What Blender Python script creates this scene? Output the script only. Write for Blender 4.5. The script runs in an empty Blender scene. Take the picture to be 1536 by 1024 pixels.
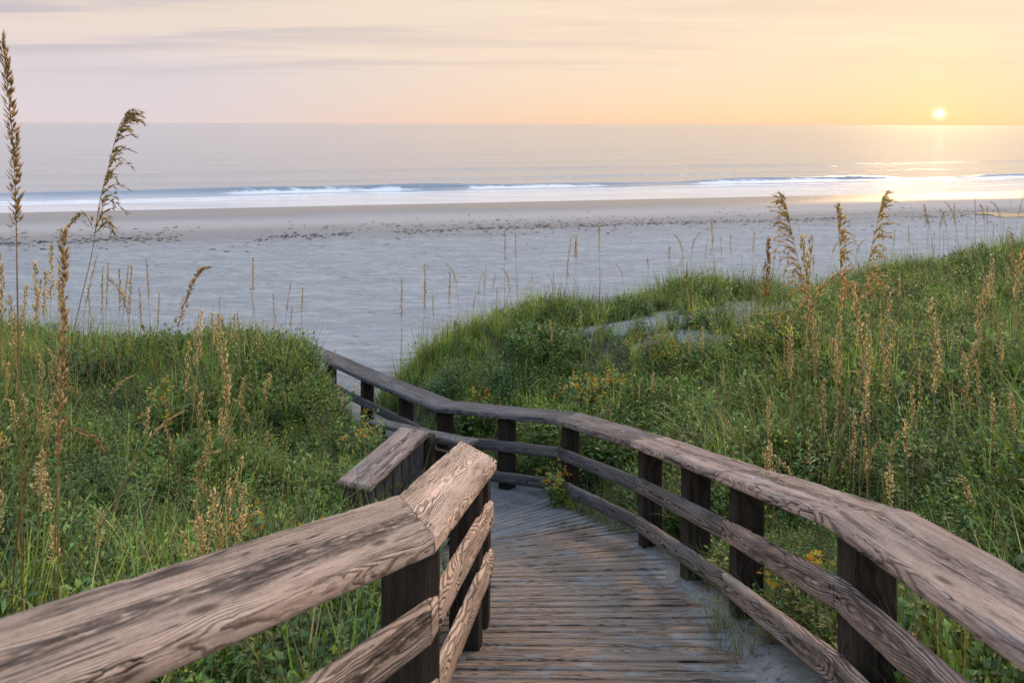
import bpy, math, random
import numpy as np
from mathutils import Vector, noise

random.seed(7)
rng = np.random.default_rng(11)
sc = bpy.context.scene
C = sc.collection
F, U0, H0 = 1100.0, 768.0, 186.0          # focal length and horizon used to turn a measured sight line + distance into a place


def P(u, v, Y):
    return np.array([(u - U0) / F * Y, Y, -(v - H0) / F * Y])


def uv_of(X, Y, Z):
    return U0 + F * X / Y, H0 - F * Z / Y


# ------------------------------------------------------------------ objects
def tag(o, label=None, cat=None, group=None, kind=None):
    if label: o['label'] = label
    if cat: o['category'] = cat
    if group: o['group'] = group
    if kind: o['kind'] = kind
    return o


def empty(name, loc=(0, 0, 0)):
    o = bpy.data.objects.new(name, None)
    o.empty_display_size = 0.1
    o.location = loc
    C.objects.link(o)
    return o


def link(name, me, mat=None, parent=None):
    o = bpy.data.objects.new(name, me)
    if mat is not None:
        me.materials.append(mat)
    C.objects.link(o)
    if parent is not None:
        o.parent = parent
    return o


def np_mesh(name, V, Fc, attrs=None, smooth=False):
    """V (n,3), Fc (m,k) same-size faces; attrs {name:(n,3|1)}"""
    V = np.asarray(V, dtype=np.float32)
    Fc = np.asarray(Fc, dtype=np.int32)
    me = bpy.data.meshes.new(name)
    me.vertices.add(len(V))
    me.vertices.foreach_set('co', V.ravel())
    m, k = Fc.shape
    me.loops.add(m * k)
    me.loops.foreach_set('vertex_index', Fc.ravel())
    me.polygons.add(m)
    me.polygons.foreach_set('loop_start', np.arange(0, m * k, k, dtype=np.int32))
    if smooth:
        me.polygons.foreach_set('use_smooth', np.ones(m, dtype=bool))
    for an, av in (attrs or {}).items():
        av = np.asarray(av, dtype=np.float32)
        if av.ndim == 1:
            a = me.attributes.new(an, 'FLOAT', 'POINT')
            a.data.foreach_set('value', av)
        else:
            a = me.attributes.new(an, 'FLOAT_VECTOR', 'POINT')
            a.data.foreach_set('vector', av.ravel())
    me.update(calc_edges=True)
    me.validate()
    return me


def lerp(a, b, t): return a + (b - a) * t


def sstep(a, b, x):
    t = np.clip((x - a) / (b - a), 0, 1)
    return t * t * (3 - 2 * t)


def vnoise(X, Y, s, seed=0, octs=3):
    """cheap smooth value noise in [-1,1], numpy"""
    out = np.zeros_like(X, dtype=float); amp = 1.0; tot = 0
    for o in range(octs):
        x = X * s + 17.3 * seed + 5.1 * o; y = Y * s + 9.7 * seed + 3.3 * o
        xi = np.floor(x); yi = np.floor(y); fx = x - xi; fy = y - yi
        fx = fx * fx * (3 - 2 * fx); fy = fy * fy * (3 - 2 * fy)

        def h(a, b):
            q = np.sin(a * 127.1 + b * 311.7 + seed * 74.7) * 43758.5453
            return (q - np.floor(q)) * 2 - 1
        out += amp * ((h(xi, yi) * (1 - fx) + h(xi + 1, yi) * fx) * (1 - fy) + (h(xi, yi + 1) * (1 - fx) + h(xi + 1, yi + 1) * fx) * fy)
        tot += amp; amp *= .5; s *= 2.03
    return out / tot


# ------------------------------------------------------------------ node helper
class NT:
    def __init__(self, tree):
        self.t = tree; self.n = tree.nodes; self.l = tree.links

    def new(self, typ, ins=None, **props):
        nd = self.n.new(typ)
        for k, v in props.items():
            setattr(nd, k, v)
        for k, v in (ins or {}).items():
            s = nd.inputs[k]
            if isinstance(v, bpy.types.NodeSocket):
                self.l.new(v, s)
            else:
                s.default_value = v
        return nd

    def math(self, op, a, b=0.0, c=0.0, clamp=False):
        nd = self.new('ShaderNodeMath', {0: a, 1: b, 2: c}, operation=op, use_clamp=clamp)
        return nd.outputs[0]

    def vmath(self, op, a, b=(0, 0, 0)):
        nd = self.new('ShaderNodeVectorMath', {0: a, 1: b}, operation=op)
        return nd.outputs['Value'] if op in ('DOT_PRODUCT', 'LENGTH', 'DISTANCE') else nd.outputs['Vector']

    def mix(self, f, a, b):
        nd = self.new('ShaderNodeMix', {0: f, 6: a, 7: b}, data_type='RGBA')
        return nd.outputs[2]

    def ss(self, x, lo, hi, a=0.0, b=1.0):
        nd = self.new('ShaderNodeMapRange', {0: x, 1: lo, 2: hi, 3: a, 4: b}, interpolation_type='SMOOTHSTEP')
        return nd.outputs[0]

    def noise(self, vec, scale=1.0, detail=3.0, rough=.5, out='Fac'):
        nd = self.new('ShaderNodeTexNoise', {'Vector': vec, 'Scale': scale, 'Detail': detail, 'Roughness': rough})
        return nd.outputs[out]

    def ramp(self, f, stops, interp='LINEAR'):
        nd = self.new('ShaderNodeValToRGB', {0: f})
        cr = nd.color_ramp; cr.interpolation = interp
        while len(cr.elements) < len(stops): cr.elements.new(.5)
        for e, (p, c) in zip(cr.elements, stops):
            e.position = p; e.color = (*c, 1)
        return nd.outputs[0]


def new_mat(name):
    m = bpy.data.materials.new(name); m.use_nodes = True
    m.node_tree.nodes.clear()
    nt = NT(m.node_tree)
    out = nt.new('ShaderNodeOutputMaterial')
    return m, nt, out


def c3(r, g, b): return (r, g, b, 1)


# ------------------------------------------------------------------ wood
def wood_mat(name, light, mid, dark, grey=.0, ring=120.0, bump=1.0, dirt=.5, sand=0.0, rough=.82, swirl=.6, pith=0.0):
    m, nt, out = new_mat(name)
    at = nt.new('ShaderNodeAttribute', attribute_name='wood').outputs['Vector']
    sp = nt.new('ShaderNodeSeparateXYZ', {0: at})
    U, V, W = sp.outputs
    cmb = lambda x, y, z: nt.new('ShaderNodeCombineXYZ', {0: x, 1: y, 2: z}).outputs[0]
    M = nt.math
    low1 = nt.noise(cmb(M('MULTIPLY', U, .9), 0.0, 0.0), 1.0, 2.0)
    low2 = nt.noise(cmb(M('MULTIPLY_ADD', U, 1.3, 41.0), 0.0, 0.0), 1.0, 3.0)
    cy = M('ADD', V, M('MULTIPLY', M('SUBTRACT', low1, .5), .20 * swirl))
    cz = M('ADD', M('MULTIPLY_ADD', W, .4, .05), M('MULTIPLY', M('SUBTRACT', low2, .5), .13 * swirl))
    r = M('SQRT', M('ADD', M('MULTIPLY', cy, cy), M('MULTIPLY', cz, cz)))
    # knots: rings swirl round a few points
    vo = nt.new('ShaderNodeTexVoronoi', {'Vector': cmb(M('MULTIPLY', U, 1.1), M('MULTIPLY', V, 3.6), 0.0), 'Scale': 1.0, 'Randomness': 1.0}, feature='F1', voronoi_dimensions='2D')
    kd = vo.outputs['Distance']
    kn = nt.ss(kd, .02, .26, 1.0, 0.0)
    warp = nt.noise(cmb(M('MULTIPLY', U, 5.0), M('MULTIPLY', V, 22.0), M('MULTIPLY', W, 8.0)), 1.0, 4.0, .6)
    r = M('ADD', r, M('ADD', M('MULTIPLY', kn, .035 * swirl), M('MULTIPLY', M('SUBTRACT', warp, .5), .013 * swirl)))
    ph = M('MULTIPLY', r, ring)
    tri = M('PINGPONG', ph, .5)                       # 0..0.5
    groove = nt.ss(tri, .02, .30)                     # 0 in groove
    fib = nt.noise(cmb(M('MULTIPLY', U, 7.0), M('MULTIPLY', V, 300.0), M('MULTIPLY', W, 300.0)), 1.0, 3.0, .65)
    fib2 = nt.noise(cmb(M('MULTIPLY', U, 3.0), M('MULTIPLY', V, 60.0), M('MULTIPLY', W, 60.0)), 1.0, 4.0, .6)
    blot = nt.noise(cmb(M('MULTIPLY', U, 2.2), M('MULTIPLY', V, 9.0), M('MULTIPLY', W, 9.0)), 1.0, 6.0, .65)
    fine = nt.noise(cmb(M('MULTIPLY', U, 60.0), M('MULTIPLY', V, 120.0), M('MULTIPLY', W, 120.0)), 1.0, 4.0, .7)
    # ridges are strong in places and worn flat in others
    amt = nt.ss(nt.noise(cmb(M('MULTIPLY', U, 1.6), M('MULTIPLY', V, 7.0), 3.0), 1.0, 3.0), .32, .60, .25, 1.0)
    gcol = M('SUBTRACT', 1.0, M('MULTIPLY', M('SUBTRACT', 1.0, groove), amt))
    col = nt.mix(gcol, c3(*dark), nt.mix(nt.ss(fib2, .3, .7), c3(*mid), c3(*light)))
    col = nt.mix(nt.ss(fib, .48, .70, 0, .75), col, c3(*[a * .45 for a in mid]))
    col = nt.mix(nt.ss(fine, .35, .75, 0.0, .35), col, c3(*[min(1, a * 1.25) for a in light]))
    # silvered grey patches
    g = nt.ss(blot, .40, .66)
    lum = sum(light) / 3
    col = nt.mix(M('MULTIPLY', g, grey), col, nt.mix(gcol, c3(.05, .048, .05), c3(lum * .95, lum * .96, lum * 1.02)))
    # dark mildew streaks and knots hearts
    st = nt.noise(cmb(M('MULTIPLY_ADD', U, 1.5, 13.0), M('MULTIPLY', V, 15.0), M('MULTIPLY', W, 15.0)), 1.0, 7.0, .7)
    col = nt.mix(nt.ss(st, .50, .66, 0, dirt), col, c3(.035, .027, .024))
    col = nt.mix(nt.ss(kd, .015, .07, .75, 0.0), col, c3(.03, .021, .018))
    if pith > 0:                                      # rotten heart streak wandering along the board
        wv = nt.noise(cmb(M('MULTIPLY_ADD', U, 1.3, 5.0), 0.0, 0.0), 1.0, 3.0)
        pd = M('ABSOLUTE', M('SUBTRACT', V, M('MULTIPLY', M('SUBTRACT', wv, .47), .12)))
        pn = nt.noise(cmb(M('MULTIPLY', U, 11.0), M('MULTIPLY', V, 60.0), W), 1.0, 6.0, .75)
        pm = M('MULTIPLY', nt.ss(pd, .012, .042, 1.0, 0.0), nt.ss(pn, .40, .62))
        col = nt.mix(M('MULTIPLY', pm, pith), col, c3(.045, .034, .03))
    # long checks (cracks)
    ck = nt.noise(cmb(M('MULTIPLY', U, 1.1), M('MULTIPLY', V, 34.0), M('MULTIPLY', W, 34.0)), 1.0, 2.0, .5)
    ckm = nt.ss(M('ABSOLUTE', M('SUBTRACT', ck, .52)), .002, .012, 1.0, 0.0)
    cka = M('MULTIPLY', ckm, nt.ss(nt.noise(cmb(M('MULTIPLY', U, 2.3), M('MULTIPLY', V, 5.0), 9.0), 1.0, 2.0), .5, .58))
    col = nt.mix(cka, col, c3(.012, .01, .009))
    h = M('ADD', M('MULTIPLY', M('MULTIPLY', groove, amt), .9), M('MULTIPLY', fib, .35))
    h = M('SUBTRACT', h, M('MULTIPLY', cka, 1.2))
    h = M('ADD', h, M('MULTIPLY', st, -.5))
    if pith > 0: h = M('SUBTRACT', h, M('MULTIPLY', pm, .9))
    if sand > 0:                                      # drifted sand lying on the boards
        geo = nt.new('ShaderNodeNewGeometry')
        pos = geo.outputs['Position']
        sm = nt.new('ShaderNodeAttribute', attribute_name='sandy').outputs['Fac']
        sn = nt.noise(nt.vmath('MULTIPLY', pos, (4.5, 8.0, 3.0)), 1.0, 8.0, .72)
        sa = nt.ss(M('ADD', sn, M('MULTIPLY', sm, .36)), .60, .68)
        sgr = nt.noise(pos, 180.0, 2.0)
        col = nt.mix(M('MULTIPLY', sa, .85), col, nt.mix(sgr, c3(.19, .195, .20), c3(.31, .315, .32)))
        h = M('ADD', h, M('MULTIPLY', sa, .5))
    bp = nt.new('ShaderNodeBump', {'Strength': 1.0, 'Distance': .0050 * bump, 'Height': h})
    bs = nt.new('ShaderNodeBsdfPrincipled', {'Base Color': col, 'Roughness': rough, 'Normal': bp.outputs[0], 'Specular IOR Level': .25})
    nt.l.new(bs.outputs[0], out.inputs[0])
    return m


W_TAN = wood_mat('weathered_tan_wood', (.70, .50, .375), (.47, .315, .23), (.17, .112, .08), grey=.10, ring=165, bump=1.5, dirt=.85, swirl=.40, pith=.85)
W_TAN_SUNLIT = wood_mat('weathered_tan_wood_sunlit', (.96, .655, .475), (.70, .45, .31), (.22, .13, .085), grey=.04, ring=140, bump=1.6, dirt=.55, swirl=1.0)  # railing's far end: sunlight put into the colour, lighter and warmer tan
W_BROWN = wood_mat('weathered_brown_wood', (.62, .44, .35), (.36, .25, .195), (.07, .048, .04), grey=.30, ring=175, bump=1.5, dirt=.8, swirl=.5, pith=.6)
W_MIX = wood_mat('weathered_grey_brown_wood', (.27, .21, .18), (.155, .12, .105), (.03, .024, .022), grey=.5, ring=120, bump=1.2, dirt=.7)
W_GREY = wood_mat('weathered_grey_wood', (.175, .165, .165), (.10, .094, .094), (.024, .022, .022), grey=.6, ring=120, bump=1.2, dirt=.6)
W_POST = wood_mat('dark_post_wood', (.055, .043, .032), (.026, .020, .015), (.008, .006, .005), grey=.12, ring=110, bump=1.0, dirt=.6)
W_DECK = wood_mat('deck_plank_wood', (.36, .265, .195), (.20, .14, .10), (.04, .03, .025), grey=.22, ring=150, bump=.8, dirt=.45, sand=1.0)
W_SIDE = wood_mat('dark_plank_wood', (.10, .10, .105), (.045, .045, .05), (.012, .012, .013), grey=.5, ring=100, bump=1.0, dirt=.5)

_bid = [0]


def board_mesh(name, p0, p1, m0, m1, W, T, du=.025, na=8, rough=.0015, chamfer=.006, wear=.004, up=(0, 0, 1), sag=0.0, grain_rot=False, ctr=None, acr=None):
    """a sawn board from p0 to p1 (top-centre line), mitre vectors m0/m1 (unit across at each end, already scaled), width W across, thickness T along up"""
    _bid[0] += 1
    off = _bid[0] * 7.37
    p0, p1, m0, m1 = [np.array(a, float) for a in (p0, p1, m0, m1)]
    up = np.array(up, float)
    if ctr is not None:
        ctr = np.array(ctr, float); acr = np.array(acr, float)
        seg = np.linalg.norm(np.diff(ctr, axis=0), axis=1); cum = np.concatenate([[0], np.cumsum(seg)])
        L = cum[-1]
    else:
        L = np.linalg.norm(p1 - p0)
    n = max(2, int(L / du)) + 1
    h = W / 2; c = chamfer
    sec = []
    for i in range(na + 1): sec.append((lerp(-h + c, h - c, i / na), 0.0))
    nt_ = 3
    for i in range(nt_ + 1): sec.append((h, lerp(-c, -T + c, i / nt_)))
    for i in range(na + 1): sec.append((lerp(h - c, -h + c, i / na), -T))
    for i in range(nt_ + 1): sec.append((-h, lerp(-T + c, -c, i / nt_)))
    sec = np.array(sec); k = len(sec)
    t = np.linspace(0, 1, n)
    A = sec[:, 0][None, :]; Hh = sec[:, 1][None, :]
    tt = t[:, None]
    U = tt * L + off + 0 * A
    wob = vnoise(U * 1.0, A * 12 + Hh * 20, 5.0, _bid[0] % 13, 3) * rough
    edge = (np.abs(A) > h - c * 1.01) | False
    chip = np.clip(vnoise(U, A * 3 + Hh * 9, 9.0, (_bid[0] + 5) % 11, 3) - .15, 0, 1) * wear * 2.0
    big = vnoise(U, A * 0, 1.7, (_bid[0] + 3) % 7, 2) * rough * 1.5
    a2 = A * (1 - 0 * tt) - np.sign(A) * np.where(edge, chip, 0) + np.sign(A) * big * .8
    h2 = Hh + wob + big - np.where(edge & (Hh > -c * 1.5), chip * .7, 0)
    if sag:
        h2 = h2 - sag * 4 * tt * (1 - tt)
    if ctr is not None:
        q = t * L
        c_ = np.stack([np.interp(q, cum, ctr[:, k_]) for k_ in range(3)], -1); m_ = np.stack([np.interp(q, cum, acr[:, k_]) for k_ in range(3)], -1)
        pos = c_[:, None, :] + a2[..., None] * m_[:, None, :] + h2[..., None] * up
    else:
      pos = (p0[None, None, :] * (1 - tt[..., None]) + p1[None, None, :] * tt[..., None]
           + a2[..., None] * (m0[None, None, :] * (1 - tt[..., None]) + m1[None, None, :] * tt[..., None]) + h2[..., None] * up)
    V = pos.reshape(-1, 3)
    wd = np.stack([U, a2, h2], -1)
    if grain_rot:
        wd = np.stack([U, h2 + T / 2, a2], -1)
    wd = wd.reshape(-1, 3)
    idx = np.arange(n * k).reshape(n, k)
    a = idx[:-1]; b = idx[1:]
    Q = np.stack([a, np.roll(a, -1, 1), np.roll(b, -1, 1), b], -1).reshape(-1, 4)
    # end caps as fans of quads (top row to bottom row)
    caps = []
    for row, flip in ((idx[0], False), (idx[-1], True)):
        top = row[:na + 1]; bot = row[na + 1 + nt_ + 1: na + 1 + nt_ + 1 + na + 1][::-1]
        for i in range(na):
            q = [top[i], bot[i], bot[i + 1], top[i + 1]]
            caps.append(q[::-1] if flip else q)
        rs = row[na + 1: na + 1 + nt_ + 1]; ls = row[2 * (na + 1) + nt_ + 1:][::-1]
        q = [top[-1], bot[-1], rs[-1], rs[0]]; caps.append(q[::-1] if flip else q)
        q = [ls[0], ls[-1], bot[0], top[0]]; caps.append(q[::-1] if flip else q)
    Q = np.vstack([Q, np.array(caps)])
    Q = Q[:, ::-1]
    return np_mesh(name, V, Q, {'wood': wd}, smooth=False)


def merge_meshes(name, parts):
    """parts: list of (V, F, attr dict) -> arrays"""
    Vs, Fs, at = [], [], {}
    o = 0
    for V, Fc, a in parts:
        Vs.append(V); Fs.append(Fc + o); o += len(V)
        for k, v in a.items(): at.setdefault(k, []).append(v)
    return np_mesh(name, np.vstack(Vs), np.vstack(Fs), {k: np.concatenate(v) for k, v in at.items()})


def mesh_arrays(me, attr='wood'):
    V = np.empty(len(me.vertices) * 3, np.float32); me.vertices.foreach_get('co', V)
    k = me.polygons[0].loop_total
    Fc = np.empty(len(me.loops), np.int32); me.loops.foreach_get('vertex_index', Fc)
    A = np.empty(len(me.vertices) * 3, np.float32); me.attributes[attr].data.foreach_get('vector', A)
    return V.reshape(-1, 3), Fc.reshape(-1, k), A.reshape(-1, 3)


def horiz_perp(d):
    """across vector pointing to the right of travel"""
    d = np.array([d[0], d[1], 0.0]); d /= np.linalg.norm(d)
    return np.array([d[1], -d[0], 0.0])


def poly_mitres(pts):
    out = []
    for i in range(len(pts)):
        if i == 0: m = horiz_perp(pts[1] - pts[0])
        elif i == len(pts) - 1: m = horiz_perp(pts[-1] - pts[-2])
        else:
            a = horiz_perp(pts[i] - pts[i - 1]); b = horiz_perp(pts[i + 1] - pts[i])
            m = a + b; m /= np.linalg.norm(m); m = m / max(.5, m.dot(a))
        out.append(m)
    return out


def post_mesh(name, x, y, z0, z1, yaw, w=.14, d=.14):
    me = board_mesh(name, (x, y, z0), (x, y, z1), np.array([math.cos(yaw), math.sin(yaw), 0]), np.array([math.cos(yaw), math.sin(yaw), 0]), w, d,
                    du=.06, na=4, rough=.003, chamfer=.008, wear=.006, up=(-math.sin(yaw), math.cos(yaw), 0))
    V = np.empty(len(me.vertices) * 3, np.float32); me.vertices.foreach_get('co', V); V = V.reshape(-1, 3)
    V += np.array([-math.sin(yaw), math.cos(yaw), 0]) * d / 2
    me.vertices.foreach_set('co', V.ravel()); me.update()
    return me


def curve_between(pts, mits, i0, i1, n=40):
    """smooth run through joints i0..i1 -> centres and across vectors"""
    cs = bez(pts[i0:i1 + 1], n) if i1 - i0 > 1 else [lerp(pts[i0], pts[i1], k / (n - 1)) for k in range(n)]
    ms = bez(mits[i0:i1 + 1], n) if i1 - i0 > 1 else [lerp(mits[i0], mits[i1], k / (n - 1)) for k in range(n)]
    return cs, ms


def bez(pts, n):
    """Catmull-Rom through pts"""
    P_ = [np.array(p, float) for p in pts]
    P_ = [2 * P_[0] - P_[1]] + P_ + [2 * P_[-1] - P_[-2]]
    out = []
    segs = len(P_) - 3
    for i in range(n):
        f = i / (n - 1) * segs; k = min(int(f), segs - 1); t = f - k
        p0, p1, p2, p3 = P_[k:k + 4]
        out.append(.5 * ((2 * p1) + (-p0 + p2) * t + (2 * p0 - 5 * p1 + 4 * p2 - p3) * t * t + (-p0 + 3 * p1 - 3 * p2 + p3) * t ** 3))
    return out


def railing(root, cap_pts, posts, offs, cap_w, cap_t, rail_h, side, mats, boards=None, rboards=None, mit=None):
    """cap_pts: top-centre joints of the cap; posts: (x,y,yaw,z0,z1); offs: per-joint z offsets of the lower rails; side=+1 rails on the right of travel;
    boards/rboards: (first joint, last joint) of each single board"""
    mit = mit or poly_mitres(cap_pts)
    n = len(cap_pts)
    boards = boards or [(i, i + 1) for i in range(n - 1)]
    rboards = rboards or boards
    for k, (i, j) in enumerate(boards):
        cs, ms = curve_between(cap_pts, mit, i, j)
        d = cs[1] - cs[0]; d /= np.linalg.norm(d); cs[0] = cs[0] + d * .002
        d = cs[-1] - cs[-2]; d /= np.linalg.norm(d); cs[-1] = cs[-1] - d * .002
        link('cap_board', board_mesh('cap_board', cs[0], cs[-1], ms[0], ms[-1], cap_w, cap_t, du=.02, na=10, rough=.0022, chamfer=.008, wear=.006, ctr=cs, acr=ms),
             mats[0][min(k, len(mats[0]) - 1)], root)
    for lv, name in ((0, 'middle_rail'), (1, 'lower_rail')):
        q = []
        for j in range(n):
            cc = cap_pts[j] + mit[j] * side * .093
            cc[2] = cap_pts[j][2] - offs[j][lv] + rail_h / 2
            q.append(cc)
        for k, (i, j) in enumerate(rboards):
            cs, ms = curve_between(q, mit, i, j)
            d = cs[1] - cs[0]; d /= np.linalg.norm(d); cs[0] = cs[0] + d * .002
            d = cs[-1] - cs[-2]; d /= np.linalg.norm(d); cs[-1] = cs[-1] - d * .002
            link(name, board_mesh(name, cs[0], cs[-1], ms[0], ms[-1], .042, rail_h, du=.03, na=3, rough=.0018, chamfer=.005, wear=.004, grain_rot=True, ctr=cs, acr=ms),
                 mats[1][min(k, len(mats[1]) - 1)], root)
    for (x, y, yaw, z0, z1) in posts:
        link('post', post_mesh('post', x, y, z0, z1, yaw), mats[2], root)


def poly_at_u(pts, u):
    for a, b in zip(pts[:-1], pts[1:]):
        ua = uv_of(*a)[0]; ub = uv_of(*b)[0]
        if (ua - u) * (ub - u) <= 0 and ua != ub:
            lo, hi = 0., 1.
            for _ in range(40):
                t = (lo + hi) / 2
                um = uv_of(*(a + (b - a) * t))[0]
                if (um - u) * (ub - u) > 0: hi = t
                else: lo = t
            return a + (b - a) * t, math.atan2(*(b - a)[:2][::-1])
    return None


# ------------------------------------------------------------------ terrain
CP = np.array([(.4, -6, -1.4), (.42, 0, -1.45), (.42, 2.5, -2.13), (.43, 3.8, -2.58), (.4, 5.0, -2.97), (.2, 6.1, -3.42), (-.25, 7.0, -3.74),
               (-1.0, 7.8, -3.96), (-1.6, 8.7, -4.06), (-2.2, 9.55, -4.12), (-3.4, 11.2, -4.45), (-4.7, 12.9, -4.75)])


def path_coords(X, Y):
    X = np.asarray(X, float); Y = np.asarray(Y, float)
    best = np.full(X.shape, 1e9); lat = np.zeros(X.shape); z = np.zeros(X.shape); par = np.zeros(X.shape)
    for i in range(len(CP) - 1):
        a = CP[i]; b = CP[i + 1]
        d = b[:2] - a[:2]; L = np.hypot(*d)
        t = np.clip(((X - a[0]) * d[0] + (Y - a[1]) * d[1]) / L ** 2, 0, 1)
        dx = X - a[0] - t * d[0]; dy = Y - a[1] - t * d[1]
        D = np.hypot(dx, dy); s = (dx * d[1] - dy * d[0])
        m = D < best
        best = np.where(m, D, best); lat = np.where(m, np.where(s >= 0, D, -D), lat)
        z = np.where(m, a[2] + t * (b[2] - a[2]), z); par = np.where(m, i + t, par)
    return lat, z, par


GP = np.array([
    (-1.8, 1.5, -1.85), (-4, 2, -1.75), (-8, 2, -1.7), (-14, 2, -1.7), (-1.0, 3.2, -2.42), (-3, 4, -2.2), (-6, 5, -2.15), (-14, 6, -2.3), (-1.5, 5.2, -2.9), (-3, 6, -2.65), (-2.0, 7, -2.85), (-4, 7, -2.7),
    (-7, 8, -2.65), (-2.5, 8.2, -2.72), (-3.3, 9.0, -2.85), (-4.2, 8.8, -2.9), (-5, 10, -3.4), (-8, 10, -3.0), (-12, 10, -2.95), (-14, 12, -3.4), (-7, 12, -4.0),
    (1.7, 2.4, -2.1), (3, 2.5, -1.9), (7, 2, -1.65), (14, 2, -1.5), (2.0, 4, -2.5), (4, 4, -2.1), (8, 4.5, -1.8), (1.7, 5.5, -2.95), (3, 6, -2.55), (5.5, 6, -2.15), (1.3, 7.5, -3.4),
    (3, 8.3, -2.78), (6, 8.8, -2.4), (.3, 8.9, -3.7), (-.5, 9.6, -3.62), (-1.35, 10.6, -3.75), (-.75, 11, -3.28), (1.1, 12, -3.2), (2.7, 13, -3.15), (5.3, 13.5, -3.2), (7.4, 14, -3.05), (10.5, 15, -2.75),
    (14, 16, -2.6), (3.3, 11, -2.80), (2.2, 9.6, -2.86), (5.5, 11, -2.75), (8, 12, -2.5), (10, 9, -2.0), (14, 9, -1.7), (14, 12.5, -2.0), (.8, 10.2, -3.15), (1.7, 11, -2.95)])


def _tps(r2): return np.where(r2 > 0, .5 * r2 * np.log(r2 + 1e-12), 0)


_n = len(GP)
_A = np.zeros((_n + 3, _n + 3))
_d2 = ((GP[:, None, :2] - GP[None, :, :2]) ** 2).sum(-1)
_A[:_n, :_n] = _tps(_d2) + np.eye(_n) * .05
_A[:_n, _n] = 1; _A[:_n, _n + 1:] = GP[:, :2]; _A[_n, :_n] = 1; _A[_n + 1:, :_n] = GP[:, :2].T
_w = np.linalg.solve(_A, np.concatenate([GP[:, 2], [0, 0, 0]]))


def foot(X):
    return np.interp(X, [-40, -14, -7, -4, -2.4, -1, 1, 3, 6, 9, 14, 40], [16, 14.5, 13, 11.8, 11.9, 13.4, 14.8, 15.4, 16.2, 17, 18.5, 21])


def shore_s(X, Y):
    return Y - .231 * X - 54.9


def beach_z(X, Y):
    s = np.clip(shore_s(X, Y), -70, 400)
    z = -5.45 - .0165 * s
    return np.maximum(z, -9.0)


def ground(X, Y):
    X = np.asarray(X, float); Y = np.asarray(Y, float)
    sh = X.shape
    x = np.clip(X, -14, 14).ravel(); y = np.clip(Y, 1.0, 18).ravel()
    z = np.empty(x.shape)
    for i in range(0, len(x), 40000):
        xs = x[i:i + 40000]; ys = y[i:i + 40000]
        r2 = (xs[:, None] - GP[None, :, 0]) ** 2 + (ys[:, None] - GP[None, :, 1]) ** 2
        z[i:i + 40000] = _tps(r2) @ _w[:_n] + _w[_n] + xs * _w[_n + 1] + ys * _w[_n + 2]
    z = z.reshape(sh)
    z = np.clip(z, -4.9, -1.3)
    z = z + .10 * vnoise(X, Y, .55, 3, 3) + .03 * vnoise(X, Y, 2.3, 4, 2)
    f = foot(X)
    zb = beach_z(X, Y)
    bl = sstep(f - 2.6, f, Y)
    z = z * (1 - bl) + zb * bl
    # path corridor
    lat, zd, par = path_coords(X, Y)
    nz = vnoise(X, Y, 2.1, 8, 3)
    edge_r = np.interp(par, [0, 2, 3, 4, 5, 6, 7], [.62, .60, .52, .44, .32, .10, -.5]) + .10 * nz
    dz = -.10 + (.14 - .06 * sstep(3, 5, par)) * sstep(edge_r - .12, edge_r + .22, lat)
    edge_l = np.interp(par, [0, 3, 4, 5, 6, 7], [.8, .8, .78, .7, .3, -.5]) + .08 * nz
    dz = np.maximum(dz, -.10 + .13 * sstep(edge_l - .1, edge_l + .2, -lat))
    dz = np.maximum(dz, -.10 + .12 * sstep(5.15, 6.1, par + .25 * nz))
    far_l = np.where(lat < 0, sstep(5.9, 6.7, par), 0)
    wc = sstep(1.3 - .55 * far_l, .88 - .55 * far_l, np.abs(lat)) * sstep(11.0, 10.0, par)
    z = z * (1 - wc) + (zd + dz + .012 * vnoise(X, Y, 7., 2, 2)) * wc
    return z


SAND_ELL = [(3.4, 11.3, 1.35, .75), (2.2, 9.75, .85, .5), (3.7, 10.0, 1.3, .45), (2.6, 10.6, 1.0, .35), (1.6, 10.9, .5, .25), (4.6, 12.4, .8, .4)]


def sandy(X, Y):
    m = np.zeros_like(X)
    nz = vnoise(X, Y, 2.4, 5, 4)
    for (cx, cy, rx, ry) in SAND_ELL:
        q = np.hypot((X - cx) / rx, (Y - cy) / ry) + 1.15 * nz
        m = np.maximum(m, 1 - sstep(.60, 1.15, q))
    return m


def veg_mask(X, Y):
    lat, zd, par = path_coords(X, Y)
    m = np.where(lat > 0, sstep(.80, 1.02, lat + .10 * vnoise(X, Y, 3., 6, 2)), sstep(.86 - .55 * sstep(5.9, 6.7, par), 1.05 - .55 * sstep(5.9, 6.7, par), -lat + .06 * vnoise(X, Y, 3., 6, 2)))
    m = m * sstep(.5, -.6, Y - foot(X) + 1.2 + .5 * vnoise(X, Y, .9, 9, 3))
    m = m * (1 - .86 * sandy(X, Y))
    # walkway platform on the near left
    m = m * np.where((X < .3) & (Y < 2.6), sstep(-.12, -.26, X - (-.302 + .401 * (Y - 2.33))), 1.0)
    # railing box and far walkway keep clear
    return m


def grid_lines(dense):
    out = []
    for a, b, st in dense:
        out.append(np.arange(a, b, st))
    return np.concatenate(out)


def geom(a, b, n): return np.geomspace(a, b, n)


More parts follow.
